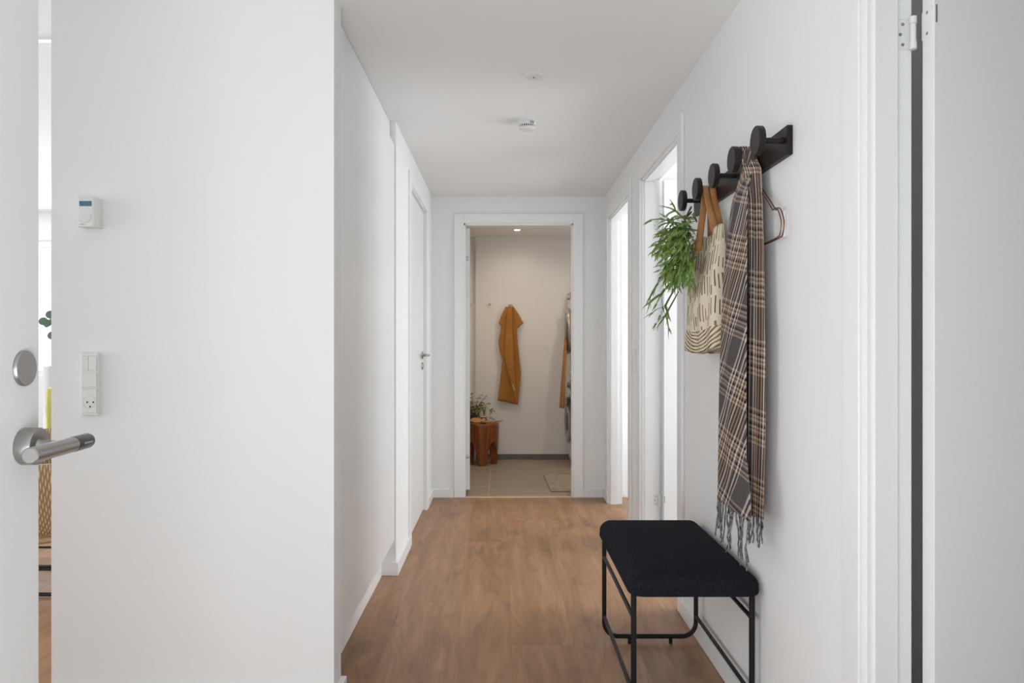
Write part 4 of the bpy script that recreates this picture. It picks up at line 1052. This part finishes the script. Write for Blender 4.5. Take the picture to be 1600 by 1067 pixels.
MB().lathe((cx, cy, 0.40), (0, 0, 1), [(0.20, 0), (0.25, 0.03), (0.25, 0.10), (0.2, 0.13)], 32).build('seat_cushion', mat('speckled_cushion', (0.10, 0.06, 0.045), 0.95, var=0.6, vscale=90), ch, smooth='auto')
for sx, sy in ((-1, -1), (1, -1), (-1, 1), (1, 1)):
    MB().tube([(cx + sx * .15, cy + sy * .15, 0.27), (cx + sx * .21, cy + sy * .21, 0.012)], 0.009, 8).build('leg', BLKMET, ch)
for s in (-1, 1): 
    MB().tube([(cx - .21, cy + s * .21, 0.012), (cx + .21, cy + s * .21, 0.012)], 0.009, 8).build('sled_bar', BLKMET, ch)
    MB().tube([(cx - .185, cy + s * .185, 0.12), (cx + .185, cy + s * .185, 0.12)], 0.006, 8).build('cross_bar', BLKMET, ch)
sbd = tag(empty('sideboard', (-3.05, 4.75, 0)), 'low white sideboard in the living room carrying glass vases', 'sideboard'); bpy.context.view_layer.update()
box(-3.6, -2.5, 4.55, 4.95, 0.10, 0.545).build('body', LACQ, sbd, bevel=0.003)
box(-3.62, -2.48, 4.53, 4.97, 0.545, 0.57).build('top', LACQ, sbd, bevel=0.003)
for x_ in (-3.55, -2.55):
    for y_ in (4.6, 4.9): MB().lathe((x_, y_, 0), (0, 0, 1), [(0.015, 0), (0.02, 0.10)], 12).build('leg', LACQ, sbd)
for a, b in ((-3.595, -3.052), (-3.048, -2.505)): box(a, b, 4.532, 4.55, 0.105, 0.54).build('door', LACQ, sbd, bevel=0.002)
def vase(x, yv, z, r, h, m_, name, label):
    v_ = tag(empty(name, (x, yv, z)), label, 'vase', 'vases on the sideboard'); bpy.context.view_layer.update()
    MB().lathe((x, yv, z), (0, 0, 1), [(r * .9, 0), (r, 0.004), (r, h), (r * .86, h), (r * .84, 0.012)], 24).build('glass_wall', m_, v_, smooth='auto')
    MB().lathe((x, yv, z - 0.0), (0, 0, 1), [(r * .8, 0.001), (r * .8, 0.010)], 20).build('base', m_, v_, smooth='auto')
YG = mat('yellow_glass', (0.90, 0.84, 0.36), 0.08, trans=0.6)
CG = mat('pale_glass', (0.80, 0.80, 0.84), 0.08, trans=0.5)
vase(-2.945, 4.66, 0.57, 0.022, 0.32, YG, 'glass_vase', 'tall slim yellow glass vase on the white sideboard')
vase(-3.00, 4.80, 0.57, 0.028, 0.33, YG, 'glass_vase', 'second yellow glass vase behind the first on the sideboard')
vase(-2.885, 4.62, 0.57, 0.020, 0.21, CG, 'glass_vase', 'short clear glass vase in front on the sideboard')
gv = vase(-3.08, 4.9, 0.57, 0.05, 0.46, mat('grey_stoneware', (0.62, 0.62, 0.64), 0.5), 'stoneware_vase', 'tall pale grey stoneware vase at the back of the sideboard')
eb = tag(empty('eucalyptus_stem', (-3.08, 4.9, 0.58)), 'eucalyptus stem with round grey-green leaves in the stoneware vase', 'plant'); bpy.context.view_layer.update()
P = [(-3.08, 4.9, 0.60), (-3.07, 4.89, 1.05), (-3.04, 4.85, 1.28), (-2.98, 4.72, 1.36), (-2.90, 4.60, 1.35)]
MB().tube(P, 0.004, 6).build('stem', mat('olive_stem', (0.1, 0.09, 0.05)), eb, smooth=True)
for (x_, y_, z_, r_) in ((-2.985, 4.66, 1.33, .026), (-2.915, 4.62, 1.372, .026), (-3.01, 4.74, 1.32, .026), (-3.04, 4.84, 1.24, .028), (-2.925, 4.60, 1.30, .012)):
    mm = MB().lathe((0, 0, 0), (0.3, -1, 0.3), [(r_ * .2, 0), (r_ * .95, 0.001), (r_, 0.0015), (r_ * .2, 0.003)], 16); mm.v = [(a + x_, b + y_, c_ + z_) for a, b, c_ in mm.v]
    mm.build('leaf', mat('euc_leaf', (0.09, 0.15, 0.11), 0.5), eb)
